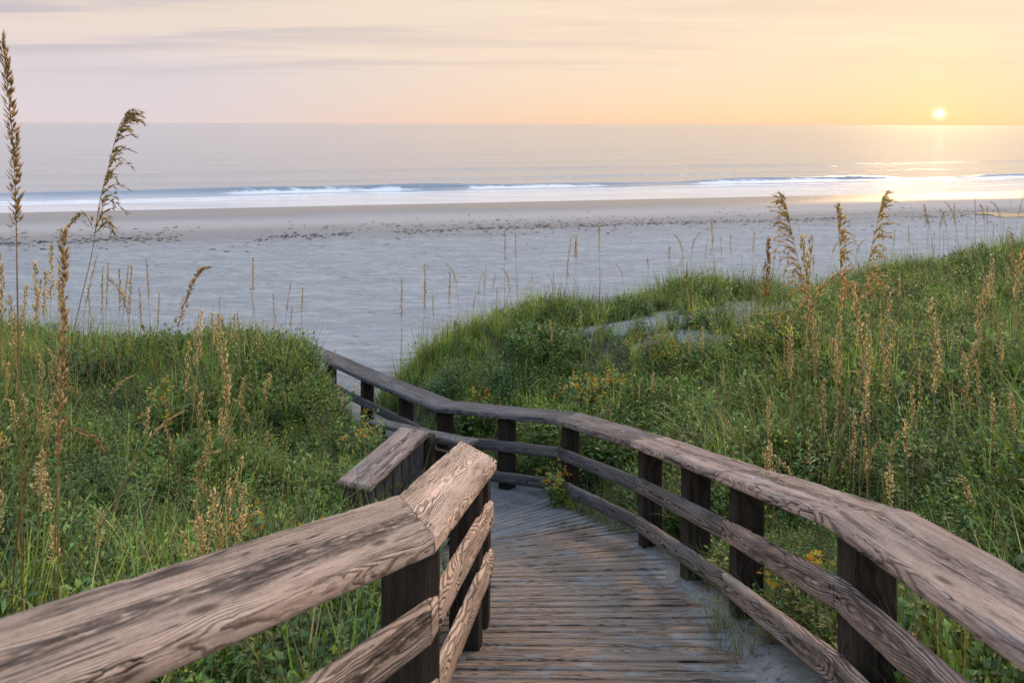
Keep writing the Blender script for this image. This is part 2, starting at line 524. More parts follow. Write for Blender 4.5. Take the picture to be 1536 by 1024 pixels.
xs = np.concatenate([-geom(16, 9000, 34)[::-1], grid_lines([(-15.8, -2.2, .11), (-2.2, 2.4, .045), (2.4, 15.9, .11)]), geom(16, 9000, 34)])
ys = np.concatenate([-geom(.5, 3000, 16)[::-1], grid_lines([(-.3, 1.6, .15), (1.6, 9.5, .05), (9.5, 20, .11), (20, 70, .55)]), geom(70.5, 30000, 34)])
GX, GY = np.meshgrid(xs, ys)
GZ = ground(GX, GY)
nzr = vnoise(GX, GY, 2.2, 12, 3)
on_beach = sstep(foot(GX) - 1.5, foot(GX) + .5, GY) * sstep(-14, -20, shore_s(GX, GY))
GZ = GZ + on_beach * .02 * nzr
veg_v = veg_mask(GX, GY)
ny, nx = GX.shape
idx = np.arange(ny * nx).reshape(ny, nx)
TQ = np.stack([idx[:-1, :-1], idx[:-1, 1:], idx[1:, 1:], idx[1:, :-1]], -1).reshape(-1, 4)


def terrain_mat():
    m, nt, out = new_mat('dune_sand')
    M = nt.math
    geo = nt.new('ShaderNodeNewGeometry'); pos = geo.outputs['Position']
    sp = nt.new('ShaderNodeSeparateXYZ', {0: pos})
    veg = nt.new('ShaderNodeAttribute', attribute_name='litter').outputs['Fac']
    s = M('SUBTRACT', M('SUBTRACT', sp.outputs[1], M('MULTIPLY', sp.outputs[0], .231)), 54.9)
    n1 = nt.noise(nt.vmath('MULTIPLY', pos, (.25, 1.0, 1.0)), .5, 4.0)
    n2 = nt.noise(pos, 60.0, 3.0, .7)
    n3 = nt.noise(nt.vmath('MULTIPLY', pos, (.6, 1.6, 1.0)), 2.6, 6.0, .62)
    n5 = nt.noise(nt.vmath('MULTIPLY', pos, (.55, 1.7, 1.0)), 1.1, 7.0, .72)
    sand = nt.mix(nt.ss(n3, .33, .67), c3(.43, .46, .485), c3(.60, .63, .655))
    sand = nt.mix(nt.ss(n5, .44, .58, .45, 0.0), sand, c3(.29, .31, .325))
    sand = nt.mix(nt.ss(n2, .3, .8, 0, .6), sand, c3(.62, .63, .64))
    sand = nt.mix(nt.ss(sp.outputs[1], 8.5, 10.0, .62, 0.0), sand, c3(.12, .124, .126))  # sand near the path darkened, its shade put into the colour
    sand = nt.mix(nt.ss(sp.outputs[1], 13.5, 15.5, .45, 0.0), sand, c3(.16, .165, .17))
    # damp, firm sand toward the water
    sw = M('ADD', s, M('MULTIPLY', M('SUBTRACT', n1, .5), 5.0))
    damp = nt.ss(sw, -24.0, -16.0)
    sand = nt.mix(damp, sand, c3(.40, .365, .345))
    wet = nt.ss(sw, -13.0, -7.0)
    sand = nt.mix(wet, sand, c3(.16, .145, .14))
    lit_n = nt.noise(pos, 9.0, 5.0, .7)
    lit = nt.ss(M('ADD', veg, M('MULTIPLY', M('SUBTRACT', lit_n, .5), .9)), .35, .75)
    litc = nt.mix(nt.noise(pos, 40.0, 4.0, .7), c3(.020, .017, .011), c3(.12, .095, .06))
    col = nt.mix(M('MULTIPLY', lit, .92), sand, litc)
    # twigs and dead bits on the open sand by the path
    tw = nt.noise(nt.vmath('MULTIPLY', pos, (22., 30., 20.)), 1.0, 5.0, .75)
    near = nt.ss(sp.outputs[1], 9.0, 12.0, 1.0, 0.0)
    col = nt.mix(M('MULTIPLY', nt.ss(tw, .54, .64, 0, .8), near), col, c3(.045, .035, .025))
    rough = nt.mix(wet, c3(.9, .9, .9), c3(.26, .26, .26))
    # ripples, hoof marks, footprints, tyre lines
    vor = nt.new('ShaderNodeTexVoronoi', {'Vector': nt.vmath('MULTIPLY', pos, (1.2, 2.2, 1.0)), 'Scale': 1.5, 'Randomness': 1.0}, feature='SMOOTH_F1')
    rough_b = nt.ss(s, -13.0, -19.0)
    rut = nt.math('SINE', M('MULTIPLY_ADD', s, 3.1, M('MULTIPLY', n1, 4.0)))
    h = M('ADD', M('MULTIPLY', n3, 1.0), M('MULTIPLY', nt.ss(vor.outputs['Distance'], .0, .55), .55))
    h = M('ADD', h, M('MULTIPLY', rut, .28))
    pit = nt.new('ShaderNodeTexVoronoi', {'Vector': nt.vmath('MULTIPLY', pos, (1.0, 1.25, 1.0)), 'Scale': 2.3, 'Randomness': 1.0}, feature='F1').outputs['Distance']
    pitm = nt.ss(pit, .06, .30, 1.0, 0.0)
    tr_n = nt.ss(nt.noise(nt.vmath('MULTIPLY', pos, (.09, .25, 1.0)), 1.0, 3.0), .38, .60, .35, 1.0)
    h = M('SUBTRACT', h, M('MULTIPLY', M('MULTIPLY', pitm, tr_n), .85))
    fine_s = nt.noise(nt.vmath('MULTIPLY', pos, (1.6, 2.6, 1.0)), 3.0, 5.0, .7)
    h = M('ADD', h, M('MULTIPLY', fine_s, .8))
    h = M('MULTIPLY', h, M('ADD', M('MULTIPLY', rough_b, nt.ss(sp.outputs[1], 8.0, 14.0, .35, 1.0)), .02))
    h = M('ADD', h, M('MULTIPLY', n2, .02))
    bp = nt.new('ShaderNodeBump', {'Strength': 1.0, 'Distance': .30, 'Height': h})
    bs = nt.new('ShaderNodeBsdfPrincipled', {'Base Color': col, 'Roughness': rough, 'Normal': bp.outputs[0], 'Specular IOR Level': .3})
    nt.l.new(bs.outputs[0], out.inputs[0])
    return m


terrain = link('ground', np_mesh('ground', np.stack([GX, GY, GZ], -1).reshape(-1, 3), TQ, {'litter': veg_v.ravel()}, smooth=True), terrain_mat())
tag(terrain, 'pale blue grey beach and dune sand sloping down to the sea', kind='structure')

# ------------------------------------------------------------------ sea
SEA = -5.378
ss_ = np.concatenate([np.arange(-11, 30, .16), geom(30.2, 400, 150), geom(410, 40000, 60)])
xx_ = np.concatenate([-geom(90, 40000, 40)[::-1], np.arange(-88, 89, .8), geom(90, 40000, 40)])
SX, SS = np.meshgrid(xx_, ss_)
SXc = np.clip(SX, -120, 120)
SYY = SS + .231 * SXc + 54.9
wob = 1.6 * vnoise(SX, SX * 0, .045, 21, 3)
ridge_c = 7.6 + .035 * SXc + wob
amp = .16 + .42 * np.clip(vnoise(SX, SX * 0 + 3, .07, 23, 2) + .25, 0, 1)
d = SS - ridge_c
prof = np.where(d < 0, np.exp(-(d / .55) ** 2), np.exp(-(d / 2.0) ** 2))
ridge2 = 19 + .05 * SXc + 2.2 * vnoise(SX, SX * 0 + 9, .03, 25, 3)
amp2 = .16 * np.clip(vnoise(SX, SX * 0 + 5, .05, 27, 2) + .15, 0, 1)
d2 = SS - ridge2
prof2 = np.where(d2 < 0, np.exp(-(d2 / .9) ** 2), np.exp(-(d2 / 2.6) ** 2))
fade = sstep(100, 80, np.abs(SX))
swell = .05 * vnoise(SX * .25, SS, .35, 31, 3) * sstep(-4, 8, SS) * sstep(300, 60, SS)
ridge3 = 34 + .05 * SXc + 3 * vnoise(SX, SX * 0 + 2, .03, 45, 3)
prof3 = .14 * np.exp(-((SS - ridge3) / 2.0) ** 2)
SZ = SEA + fade * (amp * prof + amp2 * prof2 + prof3) + swell
# foam cover
brk = np.clip(vnoise(SX, SX * 0 + 7, .10, 33, 4) * 2.8 + .35, 0, 1)
foam = 1.15 * np.exp(-((d + 1.0) / .75) ** 2) * (.05 + .95 * brk)
foam += .9 * np.exp(-((d + 3.4 + 1.3 * vnoise(SX, SS, .14, 41, 3)) / .6) ** 2)
foam += .6 * np.exp(-((d + 5.6 + .9 * vnoise(SX, SS, .1, 43, 3)) / .45) ** 2)
foam += .9 * np.exp(-((SS + 4.9 - .7 * vnoise(SX, SX * 0, .09, 35, 3)) / .35) ** 2)
foam += .7 * np.exp(-((SS - .8 - 1.2 * vnoise(SX, SX * 0, .07, 36, 3)) / .4) ** 2)
foam += .45 * np.exp(-(d2 + .9) ** 2 / .5) * np.clip(vnoise(SX, SX * 0 + 1, .04, 37, 2) * 2, 0, 1)
foam *= fade
sy, sx = SX.shape
idx = np.arange(sy * sx).reshape(sy, sx)
SQ = np.stack([idx[:-1, :-1], idx[:-1, 1:], idx[1:, 1:], idx[1:, :-1]], -1).reshape(-1, 4)


def sea_mat():
    m, nt, out = new_mat('sea_water')
    M = nt.math
    pos = nt.new('ShaderNodeNewGeometry').outputs['Position']
    sp = nt.new('ShaderNodeSeparateXYZ', {0: pos})
    fo = nt.new('ShaderNodeAttribute', attribute_name='foam').outputs['Fac']
    Y = sp.outputs[1]
    w1 = nt.noise(nt.vmath('MULTIPLY', pos, (.18, .9, 1.0)), .8, 5.0, .6)
    w2 = nt.noise(nt.vmath('MULTIPLY', pos, (.012, .05, 1.0)), 1.0, 5.0, .6)
    w3 = nt.noise(nt.vmath('MULTIPLY', pos, (1.2, 3.2, 1.0)), 1.0, 3.0, .6)
    h = M('ADD', M('MULTIPLY', w1, .45), M('MULTIPLY', w2, 3.0))
    h = M('ADD', h, M('MULTIPLY', w3, .10))
    bp = nt.new('ShaderNodeBump', {'Strength': .22, 'Distance': .8, 'Height': h})
    fn = nt.noise(nt.vmath('MULTIPLY', pos, (.35, 1.9, 2.0)), 1.3, 7.0, .72)
    fm = nt.ss(M('ADD', fo, M('MULTIPLY', M('SUBTRACT', fn, .5), 2.2)), .45, .85)
    s_w = M('SUBTRACT', M('SUBTRACT', Y, M('MULTIPLY', sp.outputs[0], .231)), 54.9)
    wcol = nt.mix(nt.ss(s_w, 2.5, 7.0), c3(.70, .685, .70), c3(.27, .295, .33))
    water = nt.new('ShaderNodeBsdfPrincipled', {'Base Color': wcol, 'Roughness': .12, 'IOR': 1.33, 'Normal': bp.outputs[0], 'Specular IOR Level': .5})
    fb = nt.new('ShaderNodeBump', {'Strength': .7, 'Distance': .12, 'Height': fn})
    foam_b = nt.new('ShaderNodeBsdfPrincipled', {'Base Color': c3(.80, .81, .82), 'Roughness': .6, 'Normal': fb.outputs[0]})
    mx = nt.new('ShaderNodeMixShader', {0: fm, 1: water.outputs[0], 2: foam_b.outputs[0]})
    nt.l.new(mx.outputs[0], out.inputs[0])
    return m


sea = link('sea', np_mesh('sea', np.stack([SX, SYY, SZ], -1).reshape(-1, 3), SQ, {'foam': np.clip(foam, 0, 1.5).ravel()}, smooth=True), sea_mat())
tag(sea, 'calm pale sea with low breakers rolling onto the beach', kind='structure')

# tidal pool on the right of the beach
pc = P(1511, 321, 42.0)
th = np.linspace(0, 2 * np.pi, 40, endpoint=False)
pr = 1 + .25 * np.sin(th * 3 + 1) + .15 * np.sin(th * 5)
px_ = pc[0] + 1.5 * np.cos(th) * pr; py_ = pc[1] + 1.0 * np.sin(th) * pr
pz = beach_z(np.array([pc[0]]), np.array([pc[1]]))[0] + .035
pv = np.vstack([np.stack([px_, py_, np.full(40, pz)], -1), [[pc[0], pc[1], pz]]])
pf = np.array([[i, (i + 1) % 40, 40] for i in range(40)])
m, nt, out = new_mat('pool_water')
b = nt.new('ShaderNodeBsdfPrincipled', {'Base Color': c3(.05, .05, .05), 'Roughness': .04, 'IOR': 1.33})
nt.l.new(b.outputs[0], out.inputs[0])
tag(link('water_pool', np_mesh('water_pool', pv, pf), m), 'small bright tidal pool lying on the beach', kind='structure')

# dark wrack (bits of dried weed) along the last tide line
nW = 4200
wx = rng.uniform(-40, 60, nW); wsft = np.where(rng.random(nW) < .55, rng.normal(-19.0, .40, nW), rng.normal(-18.3, 2.4, nW)) + .8 * vnoise(wx, wx * 0, .15, 51, 2)
keep = (vnoise(wx, wsft, .3, 53, 2) > -.25); wx = wx[keep]; wsft = wsft[keep]
wy = wsft + .231 * wx + 54.9
wz = ground(wx, wy)
ang = rng.uniform(0, 6.28, len(wx)); ln = rng.uniform(.03, .17, len(wx)); wd_ = ln * rng.uniform(.15, .4, len(wx)); ht = rng.uniform(.012, .04, len(wx))
base8 = np.array([(-1, 0, 0), (-.4, -1, 0), (.5, -.9, 0), (1, .1, 0), (.4, 1, 0), (-.5, .8, 0), (-.3, 0, 1), (.35, .1, .8)], float)
f8 = np.array([(0, 1, 6), (1, 2, 6), (2, 7, 6), (2, 3, 7), (3, 4, 7), (4, 6, 7), (4, 5, 6), (5, 0, 6)])
pts = base8[None] * np.stack([ln, wd_, ht], -1)[:, None, :] * rng.uniform(.6, 1.3, (len(wx), 8, 1))
ca, sa = np.cos(ang * .25), np.sin(ang * .25)
px2 = pts[..., 0] * ca[:, None] - pts[..., 1] * sa[:, None]; py2 = pts[..., 0] * sa[:, None] + pts[..., 1] * ca[:, None]
WV = np.stack([px2 + wx[:, None], py2 + wy[:, None], pts[..., 2] + wz[:, None] + .002], -1).reshape(-1, 3)
WF = (f8[None] + (np.arange(len(wx)) * 8)[:, None, None]).reshape(-1, 3)
m, nt, out = new_mat('dried_seaweed')
b = nt.new('ShaderNodeBsdfPrincipled', {'Base Color': c3(.06, .05, .042), 'Roughness': .9})
nt.l.new(b.outputs[0], out.inputs[0])
tag(link('seaweed', np_mesh('seaweed', WV, WF), m), 'line of dark dried seaweed scraps along the tide mark', kind='stuff')

# ------------------------------------------------------------------ boardwalk deck
parts = []


def box_arrays(name, *a, **k):
    me = board_mesh(name, *a, **k); r = mesh_arrays(me); bpy.data.meshes.remove(me); return r


def cp_at(par):
    i = int(min(max(par, 0), len(CP) - 1.0001)); t = par - i
    return CP[i] * (1 - t) + CP[i + 1] * t


arc = [0.0]
for a, b in zip(CP[:-1], CP[1:]): arc.append(arc[-1] + np.linalg.norm((b - a)[:2]))


def cp_arc(s):
    p = np.interp(s, arc, np.arange(len(CP))); return cp_at(p), p


s = arc[1] - 1.2
prev_dir = None
while s < arc[6] + .55:
    c0, p0_ = cp_arc(s)
    c1, _ = cp_arc(s + .35); c_1, _ = cp_arc(s - .35)
    dd = c1 - c_1; dd /= np.linalg.norm(dd)
    mv = horiz_perp(dd)
    yaw = random.uniform(-.006, .006)
    mv = np.array([mv[0] * math.cos(yaw) - mv[1] * math.sin(yaw), mv[0] * math.sin(yaw) + mv[1] * math.cos(yaw), 0])
    wl = -.82
    wr = .80 + random.uniform(-.02, .02)
    a = c0 + mv * wl; b = c0 + mv * wr
    upv = np.cross(mv, dd); upv /= np.linalg.norm(upv)
    if upv[2] < 0: upv = -upv
    dz = random.uniform(-.004, .004)
    a = a + np.array([0, 0, dz]); b = b + np.array([0, 0, dz])
    Vv, Ff, Aa = box_arrays('plank', a, b, -dd, -dd, .0835, .04, du=.06, na=3, rough=.0008, chamfer=.004, wear=.0035, up=upv)
    tparam = np.clip(((Vv - a) @ mv) / (wr - wl), 0, 1)
    lat_ = wl + tparam * (wr - wl)
    sandy_a = np.clip(.11 + .55 * sstep(.30, .72, lat_) + .5 * sstep(4.6, 5.8, p0_) + .12 * np.exp(-((lat_ + .35) / .22) ** 2) + .08 * np.exp(-((lat_ - .1) / .15) ** 2), 0, 1)
    parts.append((Vv, Ff, {'wood': Aa, 'sandy': sandy_a.astype(np.float32)}))
    s += .0965
deck = link('boardwalk', merge_meshes('boardwalk', parts), W_DECK)
tag(deck, 'curving boardwalk of worn brown planks dusted with drifted sand', kind='structure')

# ------------------------------------------------------------------ right railing
RA = [np.array((1.17, .6, -.83)), P(1303, 765, 2.47), P(1116, 704, 3.87), P(976, 657.5, 5.35), P(853, 623, 7.15), P(666, 606, 8.25), P(560, 563, 9.7), P(470, 524, 11.4), P(440, 512, 12.1)]
# smooth the depth so the walkway edge runs fair; keep heights on the measured lines
offsR = [(.26, .50), (.28, .54), (.31, .59), (.32, .60), (.34, .65), (.36, .69), (.36, .70), (.36, .72), (.36, .7)]
postsR = []
for u in (1900, 1303, 1121, 1045, 977, 857, 762, 669, 610, 552, 497, 455):
    r = poly_at_u(RA, u)
    p, yaw = r
    gzv = float(ground(np.array([p[0]]), np.array([p[1]]))[0])
    postsR.append((p[0], p[1], yaw, min(gzv - .3, p[2] - 1.0), p[2] - .056))
rr = empty('boardwalk_railing', (RA[2][0], RA[2][1], -2.1))
tag(rr, 'long weathered timber railing curving down beside the boardwalk toward the beach', 'railing', 'boardwalk railings')
rr.location = (0, 0, 0)
railing(rr, RA, postsR, offsR, .30, .055, .105, -1,
        ([W_BROWN, W_BROWN, W_BROWN, W_MIX, W_GREY, W_GREY, W_GREY], [W_BROWN, W_BROWN, W_MIX, W_GREY, W_GREY, W_GREY, W_GREY], W_POST), boards=[(0, 1), (1, 2), (2, 3), (3, 4), (4, 5), (5, 6), (6, 8)])

# ------------------------------------------------------------------ near left railing
LA = [np.array(q) for q in ((-.94, .74, -.69), (-.302, 2.33, -1.24), (-.174, 3.87, -1.72))]
LM = [np.array(q) for q in ((.923, -.385, 0.), (.555, -.96, 0.), (.754, -.868, 0.))]
offsL = [(.35, .62), (.28, .54), (.28, .53)]
postsL = []
for (u, d) in ((619, None), (702, None)):
    p, yaw = poly_at_u(LA, u)
    postsL.append((p[0], p[1], yaw, -3.2, p[2] - .056))
pe = LA[-1] - (LA[-1] - LA[-2]) / np.linalg.norm(LA[-1] - LA[-2]) * .09
postsL.append((pe[0], pe[1], postsL[-1][2], -3.4, pe[2] - .056))
for u in (-300,):
    p, yaw = poly_at_u(LA, u)
    postsL.append((p[0], p[1], yaw, -3.0, p[2] - .056))
rl = empty('boardwalk_railing')
tag(rl, 'tan deeply grained timber railing crossing close in front of the leafy slope', 'railing', 'boardwalk railings')
railing(rl, LA, postsL, offsL, .27, .055, .115, +1, ([W_TAN, W_TAN_SUNLIT], [W_TAN, W_TAN_SUNLIT], W_POST), mit=LM)

BOLT = [None]


def bolts(root, pts, us, offs, side, half):
    for u in us:
        p, yaw = poly_at_u(pts, u)
        k = min(range(len(pts)), key=lambda i: np.linalg.norm(pts[i] - p))
        dirv = np.array([math.cos(yaw), math.sin(yaw), 0]); nrm = horiz_perp(dirv) * side
        for lv in (0, 1):
            for e in (-1, 1):
                c = p + nrm * (.093 + .0215) + dirv * e * random.uniform(.02, .034); c = c.copy(); c[2] = p[2] - offs[k][lv] + random.uniform(-.02, .02)
                if BOLT[0] is None:
                    t = Tpl(); n = 8; o = 0
                    for r_, h_ in ((.0085, 0), (.008, .004), (.004, .0065)):
                        t.V += [(r_ * math.cos(2 * math.pi * i / n), r_ * math.sin(2 * math.pi * i / n), h_) for i in range(n)]; t.T += [(.06, .035, .022)] * n
                    for q in (0, 8):
                        for i in range(n):
                            j = (i + 1) % n; t.F += [(q + i, q + j, q + 8 + j), (q + i, q + 8 + j, q + 8 + i)]
                    t.F += [(16, 16 + i, 17 + i) for i in range(1, n - 1)]
                    BOLT[0] = t.mesh('bolt'); BOLT[0].materials.append(M_BOLT)
                ob = bpy.data.objects.new('bolt', BOLT[0]); C.objects.link(ob); ob.parent = root
                ob.location = tuple(c); ob.rotation_euler = Vector(nrm).to_track_quat('Z', 'Y').to_euler()


M_BOLT, nt, out = new_mat('rusty_steel')
b = nt.new('ShaderNodeBsdfPrincipled', {'Base Color': c3(.075, .042, .026), 'Roughness': .7, 'Metallic': .3})
nt.l.new(b.outputs[0], out.inputs[0])

# ------------------------------------------------------------------ far left railing (inner side of the turn)
FA = [P(712, 662, 6.05), P(638, 646.5, 6.62), P(560, 630, 7.3)]
rf = empty('boardwalk_railing')
tag(rf, 'low dark railing glimpsed between the plank box and the end of the tan railing', 'railing', 'boardwalk railings')
postsF = []
for u in (690, 625, 566):
    p, yaw = poly_at_u(FA, u)
    gzv = float(ground(np.array([p[0]]), np.array([p[1]]))[0])
    postsF.append((p[0], p[1], yaw, min(gzv - .3, p[2] - .9), p[2] - .04))
railing(rf, FA, postsF, [(.24, .52)] * 4, .13, .042, .12, +1, ([W_GREY], [W_POST], W_POST))

# ------------------------------------------------------------------ plank box with a cap board
bx = empty('timber_box')
tag(bx, 'box of dark upright planks topped by one slanting brown cap board', 'timber box')
b0 = (P(516, 717, 5.45) + P(547.5, 734, 5.27)) / 2
b1 = (P(609, 637, 6.35) + P(637, 651, 6.15)) / 2
wvec = horiz_perp(b1 - b0)
BW = .27
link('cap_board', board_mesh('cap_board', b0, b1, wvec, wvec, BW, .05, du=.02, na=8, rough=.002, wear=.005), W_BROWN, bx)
dirb = b1 - b0; Lb = np.linalg.norm(dirb); dirb /= Lb
dh = np.array([dirb[0], dirb[1], 0]); dh /= np.linalg.norm(dh)
npl = 7
for sd in (1, -1):
    for i in range(npl):
        t = (i + .5) / npl
        top = b0 + (b1 - b0) * t * .985 + (b1 - b0) * .0075 + wvec * sd * (BW / 2 - .035)
        zt = min((b0 + (b1 - b0) * (i / npl))[2], (b0 + (b1 - b0) * ((i + 1) / npl))[2]) - .052
        w = Lb / npl * .955
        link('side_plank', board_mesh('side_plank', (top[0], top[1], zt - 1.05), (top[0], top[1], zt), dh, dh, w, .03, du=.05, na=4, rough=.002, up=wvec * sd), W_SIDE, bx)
for k, t in ((0, .03), (1, .965)):
    for j in (-.5, .5):
        e = b0 + (b1 - b0) * t + wvec * j * .095 - dh * (.012 if k == 0 else -.012)
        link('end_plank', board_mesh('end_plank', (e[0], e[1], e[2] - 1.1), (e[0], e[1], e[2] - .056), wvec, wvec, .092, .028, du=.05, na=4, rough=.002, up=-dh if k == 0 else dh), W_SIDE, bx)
pp = b1 + wvec * .16 + dh * .02
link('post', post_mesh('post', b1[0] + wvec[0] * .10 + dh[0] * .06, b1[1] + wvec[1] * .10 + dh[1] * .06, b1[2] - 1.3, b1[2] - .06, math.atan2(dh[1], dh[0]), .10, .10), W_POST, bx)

# ------------------------------------------------------------------ plants
def plant_mat(name, trans=.3, rough=.45, spec=.45):
    m, nt, out = new_mat(name)
    at = nt.new('ShaderNodeAttribute', attribute_name='tint').outputs['Color']
    pos = nt.new('ShaderNodeNewGeometry').outputs['Position']
    n = nt.noise(pos, 55.0, 2.0)
    hsv = nt.new('ShaderNodeHueSaturation', {'Color': at, 'Value': nt.ss(n, .25, .75, .72, 1.3)})
    bs = nt.new('ShaderNodeBsdfPrincipled', {'Base Color': hsv.outputs[0], 'Roughness': rough, 'Specular IOR Level': spec})
    tr = nt.new('ShaderNodeBsdfTranslucent', {'Color': nt.vmath('MULTIPLY', hsv.outputs[0], (1.3, 1.15, .75))})
    mx = nt.new('ShaderNodeMixShader', {0: trans, 1: bs.outputs[0], 2: tr.outputs[0]})
    nt.l.new(mx.outputs[0], out.inputs[0])
    return m


M_LEAF = plant_mat('green_leaf', .26)
M_GRASS = plant_mat('grass_blade', .30)
M_DRY = plant_mat('dry_stalk', .34, .7, .15)
M_FLOWER = plant_mat('yellow_petal', .35, .6, .2)


class Tpl:
    def __init__(self):
        self.V = []; self.F = []; self.T = []

    def tri(self, pts, tint):
        o = len(self.V)
        self.V += [tuple(p) for p in pts]; self.T += [tint] * len(pts)
        return o

    def leaf(self, base, dirv, length, width, tint, droop=.25, fold=.25, segs=2):
        d = np.array(dirv, float); d /= np.linalg.norm(d)
        sidev = np.cross(d, (0, 0, 1)); 
        if np.linalg.norm(sidev) < 1e-3: sidev = np.array([1., 0, 0])
        sidev /= np.linalg.norm(sidev); upv = np.cross(sidev, d)
        b = np.array(base, float)
        o = len(self.V)
        mid1 = b + d * length * .38; tip = b + d * length + np.array([0, 0, -droop * length])
        l = mid1 + sidev * width / 2 + upv * fold * width; r = mid1 - sidev * width / 2 + upv * fold * width
        self.V += [tuple(b), tuple(l), tuple(mid1), tuple(r), tuple(tip)]
        self.T += [tuple(np.array(tint) * k) for k in (.8, 1.0, .92, 1.0, 1.06)]
        self.F += [(o, o + 2, o + 1), (o, o + 3, o + 2), (o + 1, o + 2, o + 4), (o + 2, o + 3, o + 4)]

    def blade(self, base, az, length, width, tint, lean=.3, curl=1.0, segs=4, tiptint=None):
        p = np.array(base, float); a = lean
        sv = np.array([-math.sin(az), math.cos(az), 0])
        o = len(self.V)
        for i in range(segs + 1):
            t = i / segs
            w = width * (1 - t ** 1.6) * (.7 + .3 * min(1, t * 4))
            tt = np.array(tint) * (.75 + .35 * t) if tiptint is None else np.array(tint) * (1 - t ** 2) + np.array(tiptint) * t ** 2
            if i < segs:
                self.V += [tuple(p - sv * w / 2), tuple(p + sv * w / 2)]; self.T += [tuple(tt)] * 2
            else:
                self.V.append(tuple(p)); self.T.append(tuple(tt))
            st = length / segs
            p = p + st * np.array([math.sin(a) * math.cos(az), math.sin(a) * math.sin(az), math.cos(a)])
            a += curl / segs
        for i in range(segs - 1):
            q = o + 2 * i
            self.F += [(q, q + 1, q + 3), (q, q + 3, q + 2)]
        q = o + 2 * (segs - 1)
        self.F.append((q, q + 1, q + 2))

    def tube(self, pts, r0, r1, tint, sides=4, tint2=None):
        o = len(self.V); n = len(pts)
        pts = [np.array(p, float) for p in pts]
        for i, p in enumerate(pts):
            d = pts[min(i + 1, n - 1)] - pts[max(i - 1, 0)]; d /= (np.linalg.norm(d) + 1e-9)
            s1 = np.cross(d, (0.13, 1, .21)); s1 /= np.linalg.norm(s1); s2 = np.cross(d, s1)
            t = i / (n - 1); r = lerp(r0, r1, t)
            tc = tint if tint2 is None else tuple(np.array(tint) * (1 - t) + np.array(tint2) * t)
            for k in range(sides):
                a = 2 * math.pi * k / sides
                self.V.append(tuple(p + r * (math.cos(a) * s1 + math.sin(a) * s2))); self.T.append(tc)
        for i in range(n - 1):
            for k in range(sides):
                a = o + i * sides + k; b = o + i * sides + (k + 1) % sides
                self.F += [(a, b, b + sides), (a, b + sides, a + sides)]

    def spikelet(self, base, d, length, width, tint, thick=.35):
        d = np.array(d, float); d /= np.linalg.norm(d)
        s1 = np.cross(d, (.3, .2, 1)); s1 /= (np.linalg.norm(s1) + 1e-9); s2 = np.cross(d, s1)
        o = len(self.V); b = np.array(base, float); mid = b + d * length * .42
        self.V += [tuple(b), tuple(mid + s1 * width / 2), tuple(mid + s2 * width / 2 * thick), tuple(mid - s1 * width / 2), tuple(mid - s2 * width / 2 * thick), tuple(b + d * length)]
        self.T += [tuple(np.array(tint) * k) for k in (.7, 1, .9, 1, .8, 1.15)]
        for k in range(4):
            a = o + 1 + k; c = o + 1 + (k + 1) % 4
            self.F += [(o, c, a), (o + 5, a, c)]

    def arrays(self):
        return np.array(self.V, np.float32), np.array(self.F, np.int32), np.array(self.T, np.float32)

    def mesh(self, name):
        V, Fc, T = self.arrays()
        return np_mesh(name, V, Fc, {'tint': T})


GREENS = [(.14, .24, .04), (.085, .19, .045), (.20, .29, .05), (.055, .115, .03), (.30, .33, .06), (.16, .24, .095)]
STRAW = [(.42, .34, .15), (.34, .26, .11), (.50, .41, .21), (.25, .17, .07)]


def pick(L): return np.array(random.choice(L)) * random.uniform(.8, 1.2)


def sprig(h, nl, ll, lw, tint, wild=.5, young=None):
    t = Tpl()
    stems = random.choice([1, 2, 3])
    for sidx in range(stems):
        az0 = random.uniform(0, 6.28); ln = random.uniform(.05, .35)
        top = np.array([math.cos(az0) * ln * h, math.sin(az0) * ln * h, h * random.uniform(.75, 1)])
        midp = top * .5 + np.array([random.uniform(-.03, .03), random.uniform(-.03, .03), h * .06])
        t.tube([(0, 0, 0), midp, top], .0028, .0012, tuple(np.array(tint) * .65 + np.array([.03, .01, 0])), 3)
        n = nl // stems
        for i in range(n):
            f = (i + .5) / n * .93 + .07
            p = (2 * (1 - f) * f) * (midp * 1.0) + f * f * top if f < 1 else top
            az = i * 2.4 + random.uniform(-.5, .5)
            el = random.uniform(.1, .9) if f < .85 else random.uniform(.7, 1.4)
            sz = (1.15 - .55 * f) * random.uniform(.7, 1.2)
            tn = np.array(tint) * random.uniform(.5, 1.5)
            if random.random() < .06: tn = np.array((.30, .20, .08)) * random.uniform(.5, 1.2)
            if young is not None and f > .7: tn = tn * .5 + np.array(young) * .5
            # short side twig
            q = p + np.array([math.cos(az), math.sin(az), .35]) * random.uniform(0, .05) * h / .4
            t.leaf(q, (math.cos(az) * math.cos(el), math.sin(az) * math.cos(el), math.sin(el)), ll * sz, lw * sz, tn, droop=random.uniform(0, .45), fold=random.uniform(.05, .35))
    return t.arrays()


def tuft(n, h, w, tint, spread=.05, lean=(.05, .5), curl=(.3, 1.5), dry=.12, segs=4):
    t = Tpl()
    for i in range(n):
        az = random.uniform(0, 6.28); r = spread * math.sqrt(random.random())
        tn = np.array(tint) * random.uniform(.75, 1.3); tip = None
        if random.random() < dry: tn = pick(STRAW) * .8
        elif random.random() < .3: tip = tn * .6 + np.array([.2, .14, .05]) * .5
        t.blade((r * math.cos(az), r * math.sin(az), 0), az + random.uniform(-.6, .6), h * random.uniform(.5, 1.1), w * random.uniform(.6, 1.2), tn,
                random.uniform(*lean), random.uniform(*curl), segs, tip)
    return t.arrays()


